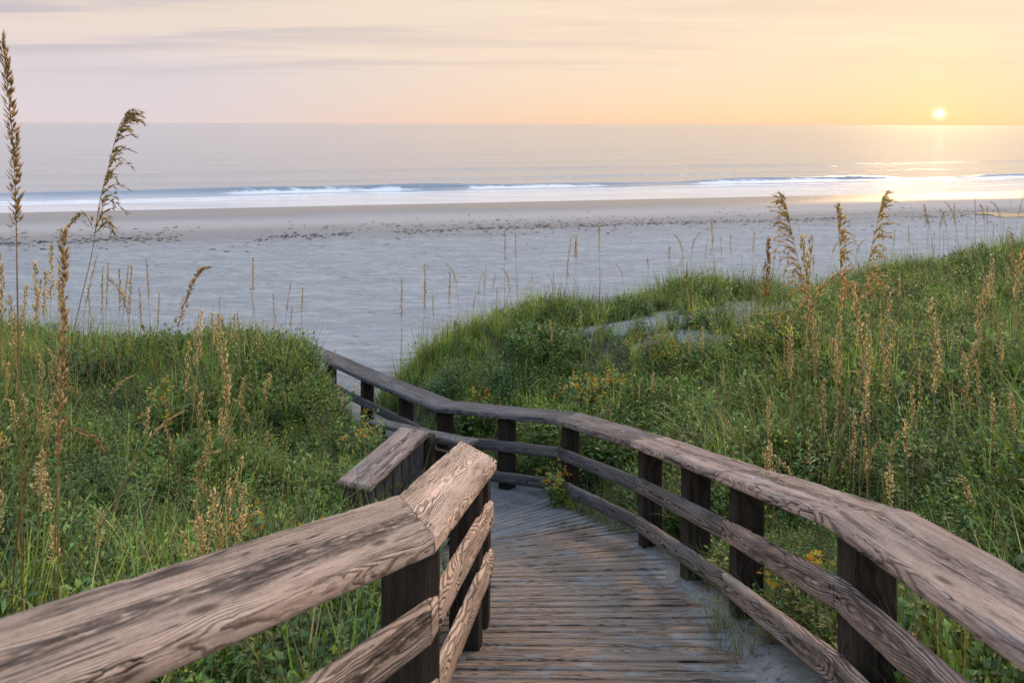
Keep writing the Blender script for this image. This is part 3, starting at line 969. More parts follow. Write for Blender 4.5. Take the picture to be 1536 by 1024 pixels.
def scatter(tpls, X, Y, Z, S, rot=None, lean=.12, tint=None):
    """realise templates at points -> V,F,T"""
    n = len(X); which = rng.integers(0, len(tpls), n)
    rz = rng.uniform(0, 2 * np.pi, n); lx = rng.normal(0, lean, n); ly = rng.normal(0, lean, n)
    Vs, Fs, Ts = [], [], []; off = 0
    if tint is None: tint = np.ones((n, 3))
    for k, (V, Fc, T) in enumerate(tpls):
        i = np.where(which == k)[0]
        if not len(i): continue
        c, s_ = np.cos(rz[i])[:, None], np.sin(rz[i])[:, None]
        x = V[None, :, 0] * c - V[None, :, 1] * s_; y = V[None, :, 0] * s_ + V[None, :, 1] * c; z = np.repeat(V[None, :, 2], len(i), 0)
        x = x + z * lx[i][:, None]; y = y + z * ly[i][:, None]
        sc_ = S[i][:, None]
        P3 = np.stack([x * sc_ + X[i][:, None], y * sc_ + Y[i][:, None], z * sc_ + Z[i][:, None]], -1)
        m_ = len(V)
        Vs.append(P3.reshape(-1, 3)); Ts.append((T[None] * tint[i][:, None, :]).reshape(-1, 3))
        Fs.append((Fc[None] + (np.arange(len(i)) * m_)[:, None, None]).reshape(-1, 3) + off); off += m_ * len(i)
    return np.vstack(Vs), np.vstack(Fs), np.vstack(Ts)


def sample_points(dens_fn, xr, yr, base):
    """random points with base density per m2 thinned by dens_fn in 0..1"""
    n = int((xr[1] - xr[0]) * (yr[1] - yr[0]) * base)
    X = rng.uniform(*xr, n); Y = rng.uniform(*yr, n)
    half = .80 * Y + 1.3
    k = np.abs(X) < half; X = X[k]; Y = Y[k]
    p = dens_fn(X, Y)
    k = rng.random(len(X)) < p
    return X[k], Y[k]


def clump(X, Y, sc_, seed, lo=-.2, hi=.25): return sstep(lo, hi, vnoise(X, Y, sc_, seed, 3))


def fall(Y): return np.clip(5.5 / np.maximum(Y, 2.0), .45, 1.0)


# templates
T_SPRIG = [sprig(.40, 30, .075, .023, pick(GREENS), young=(.16, .19, .04)) for _ in range(10)]
T_BROAD = [sprig(.34, 26, .082, .040, pick(GREENS[:3]), young=(.18, .22, .04)) for _ in range(6)]
T_NEEDLE = [sprig(.38, 60, .050, .009, np.array((.075, .11, .045)) * random.uniform(.8, 1.2)) for _ in range(5)]
T_TUFT = [tuft(13, .58, .010, pick([(.12, .225, .065), (.09, .195, .085), (.20, .28, .07)]), segs=5) for _ in range(10)]
T_TALL = [tuft(12, .68, .0105, pick([(.16, .27, .055), (.12, .235, .07), (.22, .30, .06)]), lean=(.03, .3), curl=(.1, .8), segs=5) for _ in range(6)]
T_DRY = [tuft(5, .7, .0048, pick(STRAW), lean=(.02, .35), curl=(0, .9), dry=.8, segs=5) for _ in range(6)]
T_LITTER = [tuft(10, .26, .0045, np.array((.13, .095, .055)) * random.uniform(.7, 1.1), lean=(.5, 1.3), curl=(.2, 1.2), dry=.5, segs=4, spread=.12) for _ in range(5)]


def hfun(X, Y):
    """plants get lower on the seaward crest left of the path and near sand patches"""
    return np.clip(.80 + .65 * vnoise(X, Y, .9, 14, 3), .35, 1.45) * (1 - .45 * sandy(X * .98, Y)) * np.where((X < 0) & (Y > 6.0) & (Y < 9.5), .85, 1.0)


def tint_noise(X, Y, seed, dry=.25):
    a = vnoise(X, Y, .55, seed, 3)[:, None]; b = vnoise(X, Y, 1.6, seed + 1, 2)[:, None]
    t = np.array([[1.02, 1.06, .9]]) + a * np.array([[.50, .40, .10]]) + b * np.array([[.26, .24, .2]])
    r = 1.04 * np.exp(rng.normal(0, .45, (len(X), 1)))
    return np.clip(t * r, .3, 2.1)


def build_stuff(name, label, mat, sets):
    Vs, Fs, Ts, o = [], [], [], 0
    for (V, Fc, T) in sets:
        Vs.append(V); Fs.append(Fc + o); Ts.append(T); o += len(V)
    ob = link(name, np_mesh(name, np.vstack(Vs), np.vstack(Fs), {'tint': np.vstack(Ts)}), mat)
    tag(ob, label, kind='stuff')
    return ob


def region(side):
    return ((-15, 0.2), (1.6, 14)) if side < 0 else ((-2.2, 16), (1.7, 18))


def make_side(side):
    xr, yr = region(side)

    def ok(X, Y):
        lat, _, _ = path_coords(X, Y)
        return veg_mask(X, Y) * np.where((lat > 0) == (side > 0), 1.0, 0.0)
    leafy = (lambda X, Y: ok(X, Y) * fall(Y) * (.45 + .55 * clump(X, Y, .8, 60)))
    broad = (lambda X, Y: ok(X, Y) * fall(Y) * (.15 + .85 * clump(X, Y, .8, 62, -.15, .25)))
    needle = (lambda X, Y: ok(X, Y) * fall(Y) * clump(X, Y, .7, 64, .05, .35))
    grass = (lambda X, Y: ok(X, Y) * fall(Y) * (.5 + .5 * clump(X, Y, .6, 66)))
    crest = (lambda X, Y: ok(X, Y) * fall(Y) * np.clip(sstep(-4.5, -2.0, Y - foot(X)) + .12, 0, 1)) if side > 0 else \
            (lambda X, Y: ok(X, Y) * fall(Y) * (.10 + .5 * sstep(2, 5, -X) * sstep(6, 8, Y)))
    dry = (lambda X, Y: ok(X, Y) * fall(Y) * (.4 + .6 * clump(X, Y, .9, 68)))
    sets = []
    for tp, fn, base, s0, seed in ((T_SPRIG, leafy, 390, 1.05, 70), (T_BROAD, broad, 360, 1.1, 72), (T_NEEDLE, needle, 110, 1.0, 74)):
        X, Y = sample_points(fn, xr, yr, base)
        S = s0 * hfun(X, Y) * rng.uniform(.6, 1.25, len(X))
        sets.append(scatter(tp, X, Y, ground(X, Y) - .01, S, lean=.18, tint=tint_noise(X, Y, seed)))
    gs = []
    for tp, fn, base, s0, seed, ln in ((T_TUFT, grass, 52 if side < 0 else 72, .95, 76, .15), (T_TALL, crest, 170, 1.0, 78, .1)):
        X, Y = sample_points(fn, xr, yr, base)
        S = s0 * hfun(X, Y) * rng.uniform(.65, 1.3, len(X))
        gs.append(scatter(tp, X, Y, ground(X, Y) - .01, S, lean=ln, tint=tint_noise(X, Y, seed)))
    ds = []
    for tp, fn, base, s0, seed, ln in ((T_DRY, dry, 40, 1.0, 80, .12), (T_LITTER, dry, 60, 1.0, 82, .05)):
        X, Y = sample_points(fn, xr, yr, base)
        S = s0 * rng.uniform(.6, 1.3, len(X)) * np.where(ln > .1, hfun(X, Y), 1)
        ds.append(scatter(tp, X, Y, ground(X, Y) - .01, S, lean=ln, tint=tint_noise(X, Y, seed)))
    return sets, gs, ds


L1, L2, L3 = make_side(-1)
R1, R2, R3 = make_side(+1)
build_stuff('ground_cover', 'dense small leaved green weeds covering the lower dune beside the tan railing', M_LEAF, L1)
build_stuff('dune_grass', 'green grass blades growing through the weeds beside the tan railing', M_GRASS, L2)
build_stuff('dry_grass', 'dead straw coloured grass stems among the weeds beside the tan railing', M_DRY, L3)
build_stuff('ground_cover', 'dense small leaved green weeds covering the big dune beyond the long railing', M_LEAF, R1)
build_stuff('dune_grass', 'green grass tufts along the crest and slopes of the big dune', M_GRASS, R2)
build_stuff('dry_grass', 'dead straw coloured grass stems among the weeds of the big dune', M_DRY, R3)

# sparse weeds straying onto the sand strip inside the long railing
nS = 2200
SXp = rng.uniform(.5, 1.6, nS); SYp = rng.uniform(2.6, 8, nS)
lat, zd, par = path_coords(SXp, SYp)
pk = (lat > .52) & (lat < .95) & (vnoise(SXp, SYp, 1.4, 90, 2) > .12) & (rng.random(nS) < .35)
SXp, SYp = SXp[pk], SYp[pk]
one = np.ones((len(SXp), 3))
st1 = scatter(T_TUFT, SXp, SYp, ground(SXp, SYp) - .01, rng.uniform(.25, .6, len(SXp)), lean=.3, tint=one * rng.uniform(.7, 1.2, (len(SXp), 1)))
st2 = scatter(T_LITTER, SXp + .05, SYp, ground(SXp + .05, SYp) - .01, rng.uniform(.4, .8, len(SXp)), lean=.1, tint=one)
build_stuff('path_weeds', 'straggling weeds and dead stems on the sand strip under the long railing', M_GRASS, [st1, st2])

# ------------------------------------------------------------------ flowering shrubs and leafy bushes (individuals)
def gz1(x, y): return float(ground(np.array([x]), np.array([y]))[0])


YEL = [(.62, .40, .02), (.70, .34, .015), (.62, .48, .05), (.66, .26, .02)]


def shrub(name, label, cat, u, v, Y, rad, h, flowers, tpls=T_BROAD, col=(1, 1, 1), group=None, leafscale=1.0, n=None, fcol=None):
    """bushy plant whose middle is seen at (u, v) at distance Y"""
    x = (u - U0) / F * Y
    z = gz1(x, Y)
    root = empty(name, (x, Y, z))
    tag(root, label, cat, group)
    n = n or int(46 * (rad / .3) ** 1.5)
    r = rad * np.sqrt(rng.random(n)); a = rng.uniform(0, 6.28, n)
    X = r * np.cos(a); Yy = r * np.sin(a)
    S = leafscale * (h / .32) * (1.05 - .5 * (r / rad) ** 2) * rng.uniform(.7, 1.15, n)
    V, Fc, T = scatter(tpls, X, Yy, np.zeros(n) - .01, S, lean=.22, tint=np.array(col)[None] * rng.normal(1, .14, (n, 1)))
    link('foliage', np_mesh('foliage', V, Fc, {'tint': T}), M_LEAF, root)
    if flowers:
        for i in range(flowers):
            t = Tpl()
            cl = (random.gauss(0, rad * .5), random.gauss(0, rad * .5))
            fh = h * random.uniform(.75, 1.3) * (1 - .35 * min(1, math.hypot(*cl) / rad) ** 2)
            for k in range(random.randint(3, 7)):
                c = (cl[0] + random.gauss(0, .022), cl[1] + random.gauss(0, .022), fh + random.gauss(0, .025))
                tn = pick(fcol or YEL)
                for q in range(5):
                    az = q * 1.257 + random.uniform(-.3, .3); e = random.uniform(.0, .8)
                    t.leaf(c, (math.cos(az) * math.cos(e), math.sin(az) * math.cos(e), math.sin(e)), .020, .013, tn, droop=.1, fold=.1)
            link('blossom', t.mesh('blossom'), M_FLOWER, root)
    return root


YG = (1.5, 1.25, .8)
shrub('flowering_shrub', 'shrub with the densest cluster of orange yellow flowers on the big dune', 'shrub', 905, 580, 8.6, .5, .46, 60)
shrub('flowering_shrub', 'olive shrub thinly flowered with yellow just above the bend of the long railing', 'shrub', 722, 588, 9.0, .36, .38, 12)
shrub('flowering_shrub', 'low yellow flowered patch edging the bare sand on the dune top', 'shrub', 1010, 530, 9.2, .5, .28, 26, col=YG)
shrub('flowering_shrub', 'wide yellow green shrub below the bare sand with a fringe of yellow flowers', 'shrub', 1190, 540, 8.6, .7, .40, 40, col=YG)
shrub('flowering_shrub', 'bright yellow green bush growing through the lower rail where the boardwalk bends', 'shrub', 850, 690, 7.0, .15, .42, 6, col=YG, n=14)
shrub('flowering_shrub', 'single spray of orange flowers under the middle rail of the long railing', 'shrub', 1213, 895, 3.5, .16, .38, 7)
shrub('flowering_shrub', 'leafy weed with orange flowers at the foot of the nearest long railing post', 'shrub', 1420, 930, 2.75, .2, .42, 6)
shrub('flowering_shrub', 'small yellow flowered weed in the middle of the leafy slope before the tan railing', 'shrub', 372, 735, 4.0, .13, .36, 8)
shrub('flowering_shrub', 'tiny orange flowered weed close above the tan railing', 'shrub', 425, 790, 3.5, .12, .3, 5)
shrub('flowering_shrub', 'yellow flowered weed beside the dark plank box', 'shrub', 545, 655, 6.6, .22, .4, 8)
shrub('flowering_shrub', 'weed with a yellow flower leaning on the far end of the long railing', 'shrub', 497, 600, 7.4, .2, .35, 4)
shrub('flowering_shrub', 'spray of yellow flowers half hidden in the weeds below the slope crest', 'shrub', 255, 560, 6.2, .2, .42, 9)
shrub('flowering_shrub', 'orange flowered weed low on the slope near the box end of the tan railing', 'shrub', 470, 700, 4.6, .16, .34, 7)
T_BIG = [sprig(.5, 24, .11, .06, (.035, .075, .02)) for _ in range(3)]
shrub('broad_leaved_weed', 'dark broad leaved weed growing under the tan railing beside its post', 'weed', 545, 930, 2.75, .12, .34, 0, tpls=T_BIG, n=7)
lab = 'rounded leafy green bush among the grasses on the upper slope of the big dune'
for (u, v, Y, rad, h, col) in [(960, 470, 11.6, .5, .32, (.9, 1, .9)), (1330, 470, 10.2, .7, .42, (1, 1.05, .9)), (1400, 440, 11.5, .7, .4, (.85, .95, .9)), (1250, 500, 9.4, .55, .42, (.95, 1.05, .8)),
                              (1480, 470, 10.5, .7, .45, (.9, 1, .8)), (820, 500, 10.3, .6, .4, (1, 1.05, .9)), (760, 540, 9.6, .5, .42, (.9, 1, 1)), (1500, 420, 12.5, .8, .4, (.8, .9, .9)), (860, 610, 8.2, .5, .4, (1.05, 1.1, .8)),
                              (1050, 600, 7.6, .5, .4, (.85, 1, .8)), (960, 640, 7.3, .45, .4, (1, 1, .8)), (690, 540, 9.9, .45, .4, (.9, 1, .95))]:
    shrub('leafy_bush', lab, 'bush', u, v, Y, rad, h, 0, tpls=T_BROAD if random.random() < .6 else T_SPRIG, col=col, group='leafy bushes on the big dune')
lab = 'leafy green bush mixed into the weeds of the slope behind the tan railing'
for (u, v, Y, rad, h, col) in [(240, 520, 8.2, .5, .4, (1, 1.1, .8)), (120, 560, 7.2, .5, .45, (.9, 1, .9)), (400, 600, 7.0, .45, .36, (1, 1, .9)), (300, 650, 5.6, .4, .36, (.9, 1.05, .8)), (480, 690, 5.4, .32, .3, (1, 1.1, .9)), (150, 700, 4.6, .35, .35, (.9, 1, .9)),
                              (420, 540, 8.2, .4, .3, (.9, .95, .95))]:
    shrub('leafy_bush', lab, 'bush', u, v, Y, rad, h, 0, tpls=T_BROAD if random.random() < .6 else T_SPRIG, col=col, group='leafy bushes behind the tan railing')


bolts(rr, RA, (1303, 1121, 1045, 977, 857), offsR, -1, .07)
bolts(rl, LA, (619, 702), offsL, 1, .07)

# ------------------------------------------------------------------ sea oats
def head_tpl(axis, style, tint, size=1.0, side=None, dens=1.0):
    """axis: list of points from the head's base to its tip"""
    t = Tpl()
    n = len(axis)
    L = sum(np.linalg.norm(np.array(b) - np.array(a)) for a, b in zip(axis[:-1], axis[1:]))
    t.tube(axis, .0022 * size, .0008 * size, tuple(np.array(tint) * .7), 4)
    if style == 'plume':
        nb = int(36 * dens)
        for i in range(nb):
            f = (i + .3) / nb
            k = f * (n - 1); j = min(int(k), n - 2); p = np.array(axis[j]) * (1 - (k - j)) + np.array(axis[j + 1]) * (k - j)
            ax = np.array(axis[j + 1]) - np.array(axis[j]); ax /= np.linalg.norm(ax)
            az = random.uniform(0, 6.28)
            lat_ = np.array([math.cos(az), math.sin(az), 0])
            if side is not None: lat_ = lat_ * .45 + np.array(side) * .9
            bl = L * .27 * (1 - .68 * f) * random.uniform(.35, 1.35)
            q = p.copy(); dirv = ax * .75 + lat_ * .75; pts = [q.copy()]
            ns = 5
            for s_ in range(ns):
                q = q + dirv / np.linalg.norm(dirv) * bl / ns; pts.append(q.copy())
                dirv = dirv + np.array([0, 0, -.16 - .36 * (1 - f)]) * (s_ + 1) * .34
            t.tube(pts, .0007 * size, .0005 * size, tuple(np.array(tint) * .8), 3)
            for s_ in range(1, ns + 1):
                dv = pts[s_] - pts[s_ - 1]; dv /= np.linalg.norm(dv)
                for r_ in range(2 if dens >= .9 else 1):
                    o = np.array([random.gauss(0, .4), random.gauss(0, .4), random.gauss(-.15, .35)])
                    t.spikelet(pts[s_] - dv * bl * .1 * random.random(), dv + o * .7, .028 * size * random.uniform(.6, 1.35), .0120 * size, np.array(tint) * random.uniform(.65, 1.4))
    else:
        nb = int((46 if style == 'spike' else 80) * dens)
        for i in range(nb):
            f = (i + random.random()) / nb
            k = f * (n - 1); j = min(int(k), n - 2); p = np.array(axis[j]) * (1 - (k - j)) + np.array(axis[j + 1]) * (k - j)
            ax = np.array(axis[j + 1]) - np.array(axis[j]); ax /= np.linalg.norm(ax)
            az = random.uniform(0, 6.28); lat_ = np.array([math.cos(az), math.sin(az), random.uniform(-.2, .2)])
            w = (.9 - .5 * f) * (1 if style == 'spike' else 1.8)
            q = p + lat_ * .011 * size * w * random.random()
            t.spikelet(q, ax * 1.0 + lat_ * .50 * w, .028 * size * random.uniform(.6, 1.4), .0105 * size, np.array(tint) * random.uniform(.65, 1.4))
    return t


BROWN = (.54, .40, .165); GOLD = (.46, .29, .11); PALE = (.66, .53, .26)


def hero(label, stem_uv, head_uv, Y, style, tint, size, side=None, stemcol=(.16, .10, .045), leaves=3, dens=1.0, group=None, r=.0032, extra=None):
    """sea oats plant: stem and head follow measured sight lines at distance Y; the plant stands on the ground"""
    pts = [P(u, v, Y) for (u, v) in stem_uv]
    b = pts[0]; g = gz1(b[0], b[1])
    base = np.array([b[0], b[1], g - .02])
    if b[2] > g + .02: pts = [base] + pts
    else:
        pts = [base] + [p for p in pts[1:] if p[2] > g + .05]
    hp = [P(u, v, Y) for (u, v) in head_uv]
    pts.append(hp[0])
    root = empty('sea_oats', tuple(base))
    tag(root, label, 'sea oats', group)
    st = Tpl(); st.tube([p - base for p in bez(pts, 14)], r, r * .5, stemcol, 5, tuple(np.array(tint) * .7))
    link('stalk', st.mesh('stalk'), M_DRY, root)
    hd = head_tpl([p - base for p in bez(hp, 16)], style, tint, size, side, dens)
    if extra:
        for (ex_uv, sz) in extra:
            e = bez([P(u, v, Y) for (u, v) in ex_uv], 10)
            h2 = head_tpl([p - base for p in e], 'fat', tint, sz, None, .45)
            o = len(hd.V); hd.V += h2.V; hd.T += h2.T; hd.F += [tuple(i + o for i in f) for f in h2.F]
    link('seed_head', hd.mesh('seed_head'), M_DRY, root)
    for i in range(leaves):
        lf = Tpl()
        f = random.uniform(.05, .4)
        k = bez(pts, 14)[int(f * 13)] - base
        lf.blade(k, random.uniform(0, 6.28), random.uniform(.3, .6), .007, pick([STRAW[0], STRAW[1], GREENS[1], GREENS[5]]) * .85, random.uniform(.15, .45), random.uniform(.8, 2.0), 7)
        link('leaf', lf.mesh('leaf'), M_DRY, root)
    return root


hero('drooping brown plume sea oats standing tall alone against the waves', [(84, 900), (88, 700), (108, 520), (137, 390)], [(143, 352), (151, 300), (165, 245), (176, 200), (186, 178), (196, 179)], 3.1, 'plume', BROWN, 1.0,
     side=(.75, 0, .15), dens=1.15, stemcol=(.22, .16, .07), extra=[([(140, 345), (128, 323), (116, 325), (107, 340)], .95), ([(145, 350), (158, 335), (168, 340), (172, 352)], .9)], r=.003)
hero('tallest thick brown sea oats spike rising past the horizon at the picture edge', [(36, 960), (33, 700), (27, 450)], [(25, 345), (22, 260), (17, 190), (10, 120), (3, 62)], 2.55, 'fat', (.52, .35, .15), 1.0, dens=3.0, stemcol=(.24, .16, .06), r=.0042)
hero('thick blurred golden sea oats spike close in front of the leafy slope', [(90, 930), (88, 780)], [(88, 690), (92, 600), (95, 500), (95, 420), (96, 350)], 2.35, 'fat', (.55, .38, .17), .9, dens=3.0, stemcol=(.27, .17, .06), r=.004)
hero('bent golden sea oats spike leaning over at the crest of the leafy slope', [(255, 640), (262, 560)], [(268, 492), (278, 455), (290, 425), (303, 407), (313, 403)], 4.6, 'fat', (.55, .38, .17), 1.1, dens=1.8, r=.003)
hero('brown plume with a long dark stem, left of the three big plumes', [(1250, 850), (1236, 640), (1225, 520)], [(1214, 455), (1203, 410), (1192, 365), (1183, 325), (1177, 295)], 4.6, 'plume', (.72, .54, .23), 1.3, side=(-.8, 0, .05), stemcol=(.07, .04, .025), dens=1.25, r=.0042)
hero('upright golden plume, middle of the three big plumes on the big dune', [(1262, 800), (1262, 600)], [(1260, 465), (1262, 420), (1260, 365), (1256, 315)], 4.9, 'plume', (.74, .56, .25), 1.3, side=(.6, 0, .2), stemcol=(.13, .07, .03), dens=1.2, r=.0036)
hero('leaning golden plume with hanging sprays, right of the three big plumes', [(1258, 820), (1270, 620), (1285, 500)], [(1290, 455), (1298, 420), (1308, 370), (1318, 325), (1325, 295)], 4.75, 'plume', (.76, .59, .27), 1.3, side=(.8, 0, .1), stemcol=(.13, .09, .035), dens=1.3, r=.0036)
hero('short brown spike sea oats on a dark stem left of the three big plumes', [(1160, 760), (1152, 560)], [(1148, 445), (1150, 420), (1152, 390), (1155, 358)], 5.2, 'fat', (.46, .28, .10), 1.4, stemcol=(.09, .05, .03), dens=1.2, r=.0034)
hero('dense pale sea oats clump stalk in the middle of the leafy slope', [(345, 760), (343, 680)], [(340, 610), (340, 570), (336, 520), (330, 475)], 4.6, 'fat', PALE, 1.3, dens=1.7)
hero('thick pale sea oats tassel in the tall grass well right of the three plumes', [(1400, 760), (1402, 660)], [(1402, 590), (1406, 550), (1402, 500), (1395, 450)], 4.6, 'fat', PALE, 1.3, dens=1.6)
hero('long pale bent stalk arching across the leafy slope to a drooping tip', [(110, 880), (160, 780), (200, 700)], [(225, 660), (243, 640), (258, 628), (271, 622)], 3.2, 'spike', PALE, 1.0, leaves=1)
hero('golden stalk bending sharply so its loose seeds hang over the near grass', [(20, 900), (40, 720), (70, 668)], [(85, 655), (110, 648), (135, 655), (152, 672)], 2.6, 'spike', (.42, .26, .10), 1.3, leaves=1, dens=.5)

# repeat stalks: a few prototypes, then copies
protos = {}


def proto(kind, i):
    key = (kind, i)
    if key in protos: return protos[key]
    bend = random.uniform(.02, .16) if kind != 'plume' else random.uniform(.05, .14)
    az = random.uniform(0, 6.28); bx_, by_ = math.cos(az) * bend, math.sin(az) * bend
    hf = .30 if kind == 'spike' else .28
    c = lambda t: np.array([bx_ * t ** 2.2, by_ * t ** 2.2, t])
    stem = [c(t) for t in np.linspace(0, 1 - hf, 9)]
    axis = [c(t) for t in np.linspace(1 - hf, 1, 10)]
    if kind == 'nod':
        axis = [c(t) + np.array([bx_, by_, 0]) / bend * .09 * ((t - 1 + hf) / hf) ** 2 - np.array([0, 0, .05]) * ((t - 1 + hf) / hf) ** 3 for t in np.linspace(1 - hf, 1, 10)]
    tint = {'spike': (.64, .49, .21), 'plume': (.58, .43, .18), 'nod': (.60, .45, .19), 'straw': (.72, .57, .27)}[kind]
    stc = pick([(.30, .20, .09), (.20, .15, .06), (.14, .12, .05)])
    st = Tpl(); st.tube(stem, .0030, .0017, stc, 4, tuple(np.array(tint) * .75))
    hd = head_tpl(axis, 'plume' if kind == 'plume' else ('fat' if kind in ('straw', 'nod') else 'spike'), tint, 1.0, (math.cos(az), math.sin(az), 0) if kind == 'plume' else None, .8 if kind != 'spike' else .9)
    lf = Tpl()
    for q in range(3):
        lf.blade((0, 0, random.uniform(0, .3)), random.uniform(0, 6.28), random.uniform(.3, .55), .006, pick([STRAW[1], GREENS[1], GREENS[5]]), random.uniform(.1, .4), random.uniform(.6, 1.6), 5)
    protos[key] = [st.mesh('stalk'), hd.mesh('seed_head'), lf.mesh('leaves')]
    for me in protos[key]: me.materials.append(M_DRY)
    return protos[key]


first = {}


def place(u, v, Y, kind, label, group, i=None):
    x = (u - U0) / F * Y; ztop = -(v - H0) / F * Y
    z = gz1(x, Y)
    h = ztop - z
    if h < .25: h = .25 + .2 * random.random()
    if h > 1.9: h = 1.9
    i = random.randrange(5) if i is None else i
    key = (kind, i)
    if key not in first:
        r = empty('sea_oats')
        for nm, me in zip(('stalk', 'seed_head', 'leaf'), proto(kind, i)):
            o = bpy.data.objects.new(nm, me); C.objects.link(o); o.parent = r
        first[key] = r
    else:
        src = first[key]
        r = src.copy(); C.objects.link(r)
        for ch in list(src.children):
            c_ = ch.copy(); C.objects.link(c_); c_.parent = r
    r.location = (x, Y, z - .015)
    wsc = random.uniform(.85, 1.15)
    r.scale = (wsc, wsc, h) if h < .8 else (h * .85, h * .85, h)
    r.rotation_euler = (random.gauss(0, .04), random.gauss(0, .04), random.uniform(0, 6.28))
    tag(r, label, 'sea oats', group)
    return r


# along the crest of the leafy slope, seen against the beach
G1 = ('slim straw coloured sea oats stalk on the crest of the leafy slope', 'sea oats on the crest of the leafy slope')
for (u, v, Y, k) in [(12, 390, 5.5, 'straw'), (55, 395, 5.2, 'straw'), (62, 410, 6, 'straw'), (75, 372, 6, 'straw'), (80, 385, 6.2, 'straw'), (110, 385, 6.5, 'spike'), (120, 420, 6, 'spike'), (150, 400, 6.6, 'spike'), (158, 395, 7, 'spike'), (172, 400, 7.0, 'spike'), (180, 405, 7, 'spike'),
                     (192, 402, 6.5, 'spike'), (205, 404, 6.2, 'nod'), (215, 430, 6.4, 'spike'), (228, 388, 7.4, 'spike'), (236, 440, 7, 'spike'), (320, 470, 6.5, 'straw'), (328, 445, 7, 'spike'), (345, 470, 6.6, 'straw'), (352, 480, 6.2, 'straw'), (368, 470, 7, 'spike'), (378, 388, 8, 'spike'), (391, 430, 8, 'spike'),
                     (414, 440, 8, 'spike'), (427, 425, 8.2, 'spike'), (432, 460, 8.2, 'spike'), (450, 430, 8.4, 'spike'), (20, 430, 5, 'straw'), (35, 440, 5, 'straw'), (45, 420, 6, 'spike'), (5, 370, 6, 'spike'), (278, 470, 5.5, 'straw'), (268, 520, 5, 'straw'), (100, 440, 6, 'straw'), (135, 430, 6.6, 'spike'), (300, 490, 6, 'straw'), (385, 490, 7, 'spike'), (405, 470, 7.5, 'spike'), (470, 505, 8.2, 'spike'), (487, 520, 8, 'spike')]:
    place(u, v, Y, k, *G1)
G2 = ('pale dry sea oats stalk rooted among the weeds lower on the leafy slope', 'sea oats lower on the leafy slope')
for q in range(64):
    u = random.choice([random.uniform(-10, 420), random.gauss(40, 45), random.gauss(335, 20)]); Y = random.uniform(3.0, 6.8)
    vg = uv_of(0, Y, gz1((u - U0) / F * Y, Y))[1]
    hh = random.uniform(.45, .85)
    place(u, vg - hh * F / Y, Y, random.choice(['straw', 'spike', 'straw', 'nod']), *G2)
G3 = ('thin sea oats stalk on the seaward nose of the big dune', 'sea oats on the nose of the big dune')
for (u, v, Y, k) in [(600, 420, 10.6, 'spike'), (633, 412, 10.8, 'spike'), (641, 395, 10.8, 'spike'), (670, 422, 11, 'spike'), (677, 408, 11, 'spike'), (690, 388, 11, 'nod'), (716, 415, 11.2, 'spike'), (724, 395, 11.3, 'spike'), (733, 410, 11.3, 'straw'), (740, 408, 11.3, 'nod'), (757, 345, 11.5, 'spike'), (778, 343, 11.6, 'spike'),
                     (768, 395, 11.4, 'nod'), (765, 405, 11.2, 'straw'), (800, 405, 11.6, 'spike'), (827, 400, 11.8, 'spike'), (832, 405, 11.8, 'nod'), (846, 355, 11.8, 'straw'), (850, 390, 11.9, 'plume'), (862, 352, 11.9, 'nod'), (870, 350, 12, 'straw'), (899, 334, 12, 'straw'), (939, 392, 12.3, 'nod'), (975, 378, 12.6, 'nod'), (655, 440, 10.8, 'spike'), (708, 440, 11, 'spike'), (785, 420, 11.4, 'spike'), (746, 430, 11.2, 'spike')]:
    place(u, v, Y, k, *G3)
G4 = ('thin sea oats stalk on the crest behind the bare sand patch', 'sea oats on the middle crest of the big dune')
for (u, v, Y, k) in [(1004, 362, 12.6, 'nod'), (1011, 380, 12.6, 'nod'), (1022, 375, 12.8, 'spike'), (1030, 345, 12.8, 'nod'), (1038, 340, 12.8, 'nod'), (1055, 355, 13, 'spike'), (1063, 350, 13, 'spike'), (1076, 330, 13, 'straw'), (1085, 350, 13, 'spike'), (1100, 350, 13, 'spike'), (1128, 345, 13.2, 'straw'), (1128, 390, 13, 'spike'), (1068, 390, 13, 'straw'), (1140, 390, 13, 'nod'), (1210, 335, 13.2, 'spike'), (1240, 345, 13.2, 'nod'), (1280, 350, 13.2, 'nod'),
                     (1170, 380, 12.6, 'spike'), (1195, 400, 12.6, 'spike'), (1220, 390, 12.8, 'straw'), (1335, 340, 13.6, 'spike'), (1048, 400, 12.8, 'spike'), (1112, 400, 13, 'spike')]:
    place(u, v, Y, k, *G4)
G5 = ('thin nodding sea oats stalk on the high shoulder of the big dune', 'sea oats on the high shoulder of the big dune')
for (u, v, Y, k) in [(1367, 335, 13.6, 'spike'), (1390, 336, 13.8, 'spike'), (1403, 305, 13.8, 'plume'), (1410, 307, 13.8, 'nod'), (1425, 308, 13.9, 'nod'), (1436, 302, 14, 'spike'), (1442, 296, 14, 'nod'), (1463, 297, 14.2, 'spike'), (1478, 298, 14.2, 'nod'), (1483, 305, 14.2, 'spike'), (1505, 295, 14.4, 'nod'), (1522, 285, 14.5, 'spike'), (1533, 335, 13.5, 'straw'), (1395, 345, 13.4, 'spike'), (1415, 340, 13.6, 'spike'), (1450, 335, 13.8, 'spike'), (1490, 330, 14, 'spike'), (1512, 325, 14, 'spike')]:
    place(u, v, Y, k, *G5)
G6 = ('pale dry sea oats stalk in the tall grass behind the long railing', 'sea oats in the grass behind the long railing')
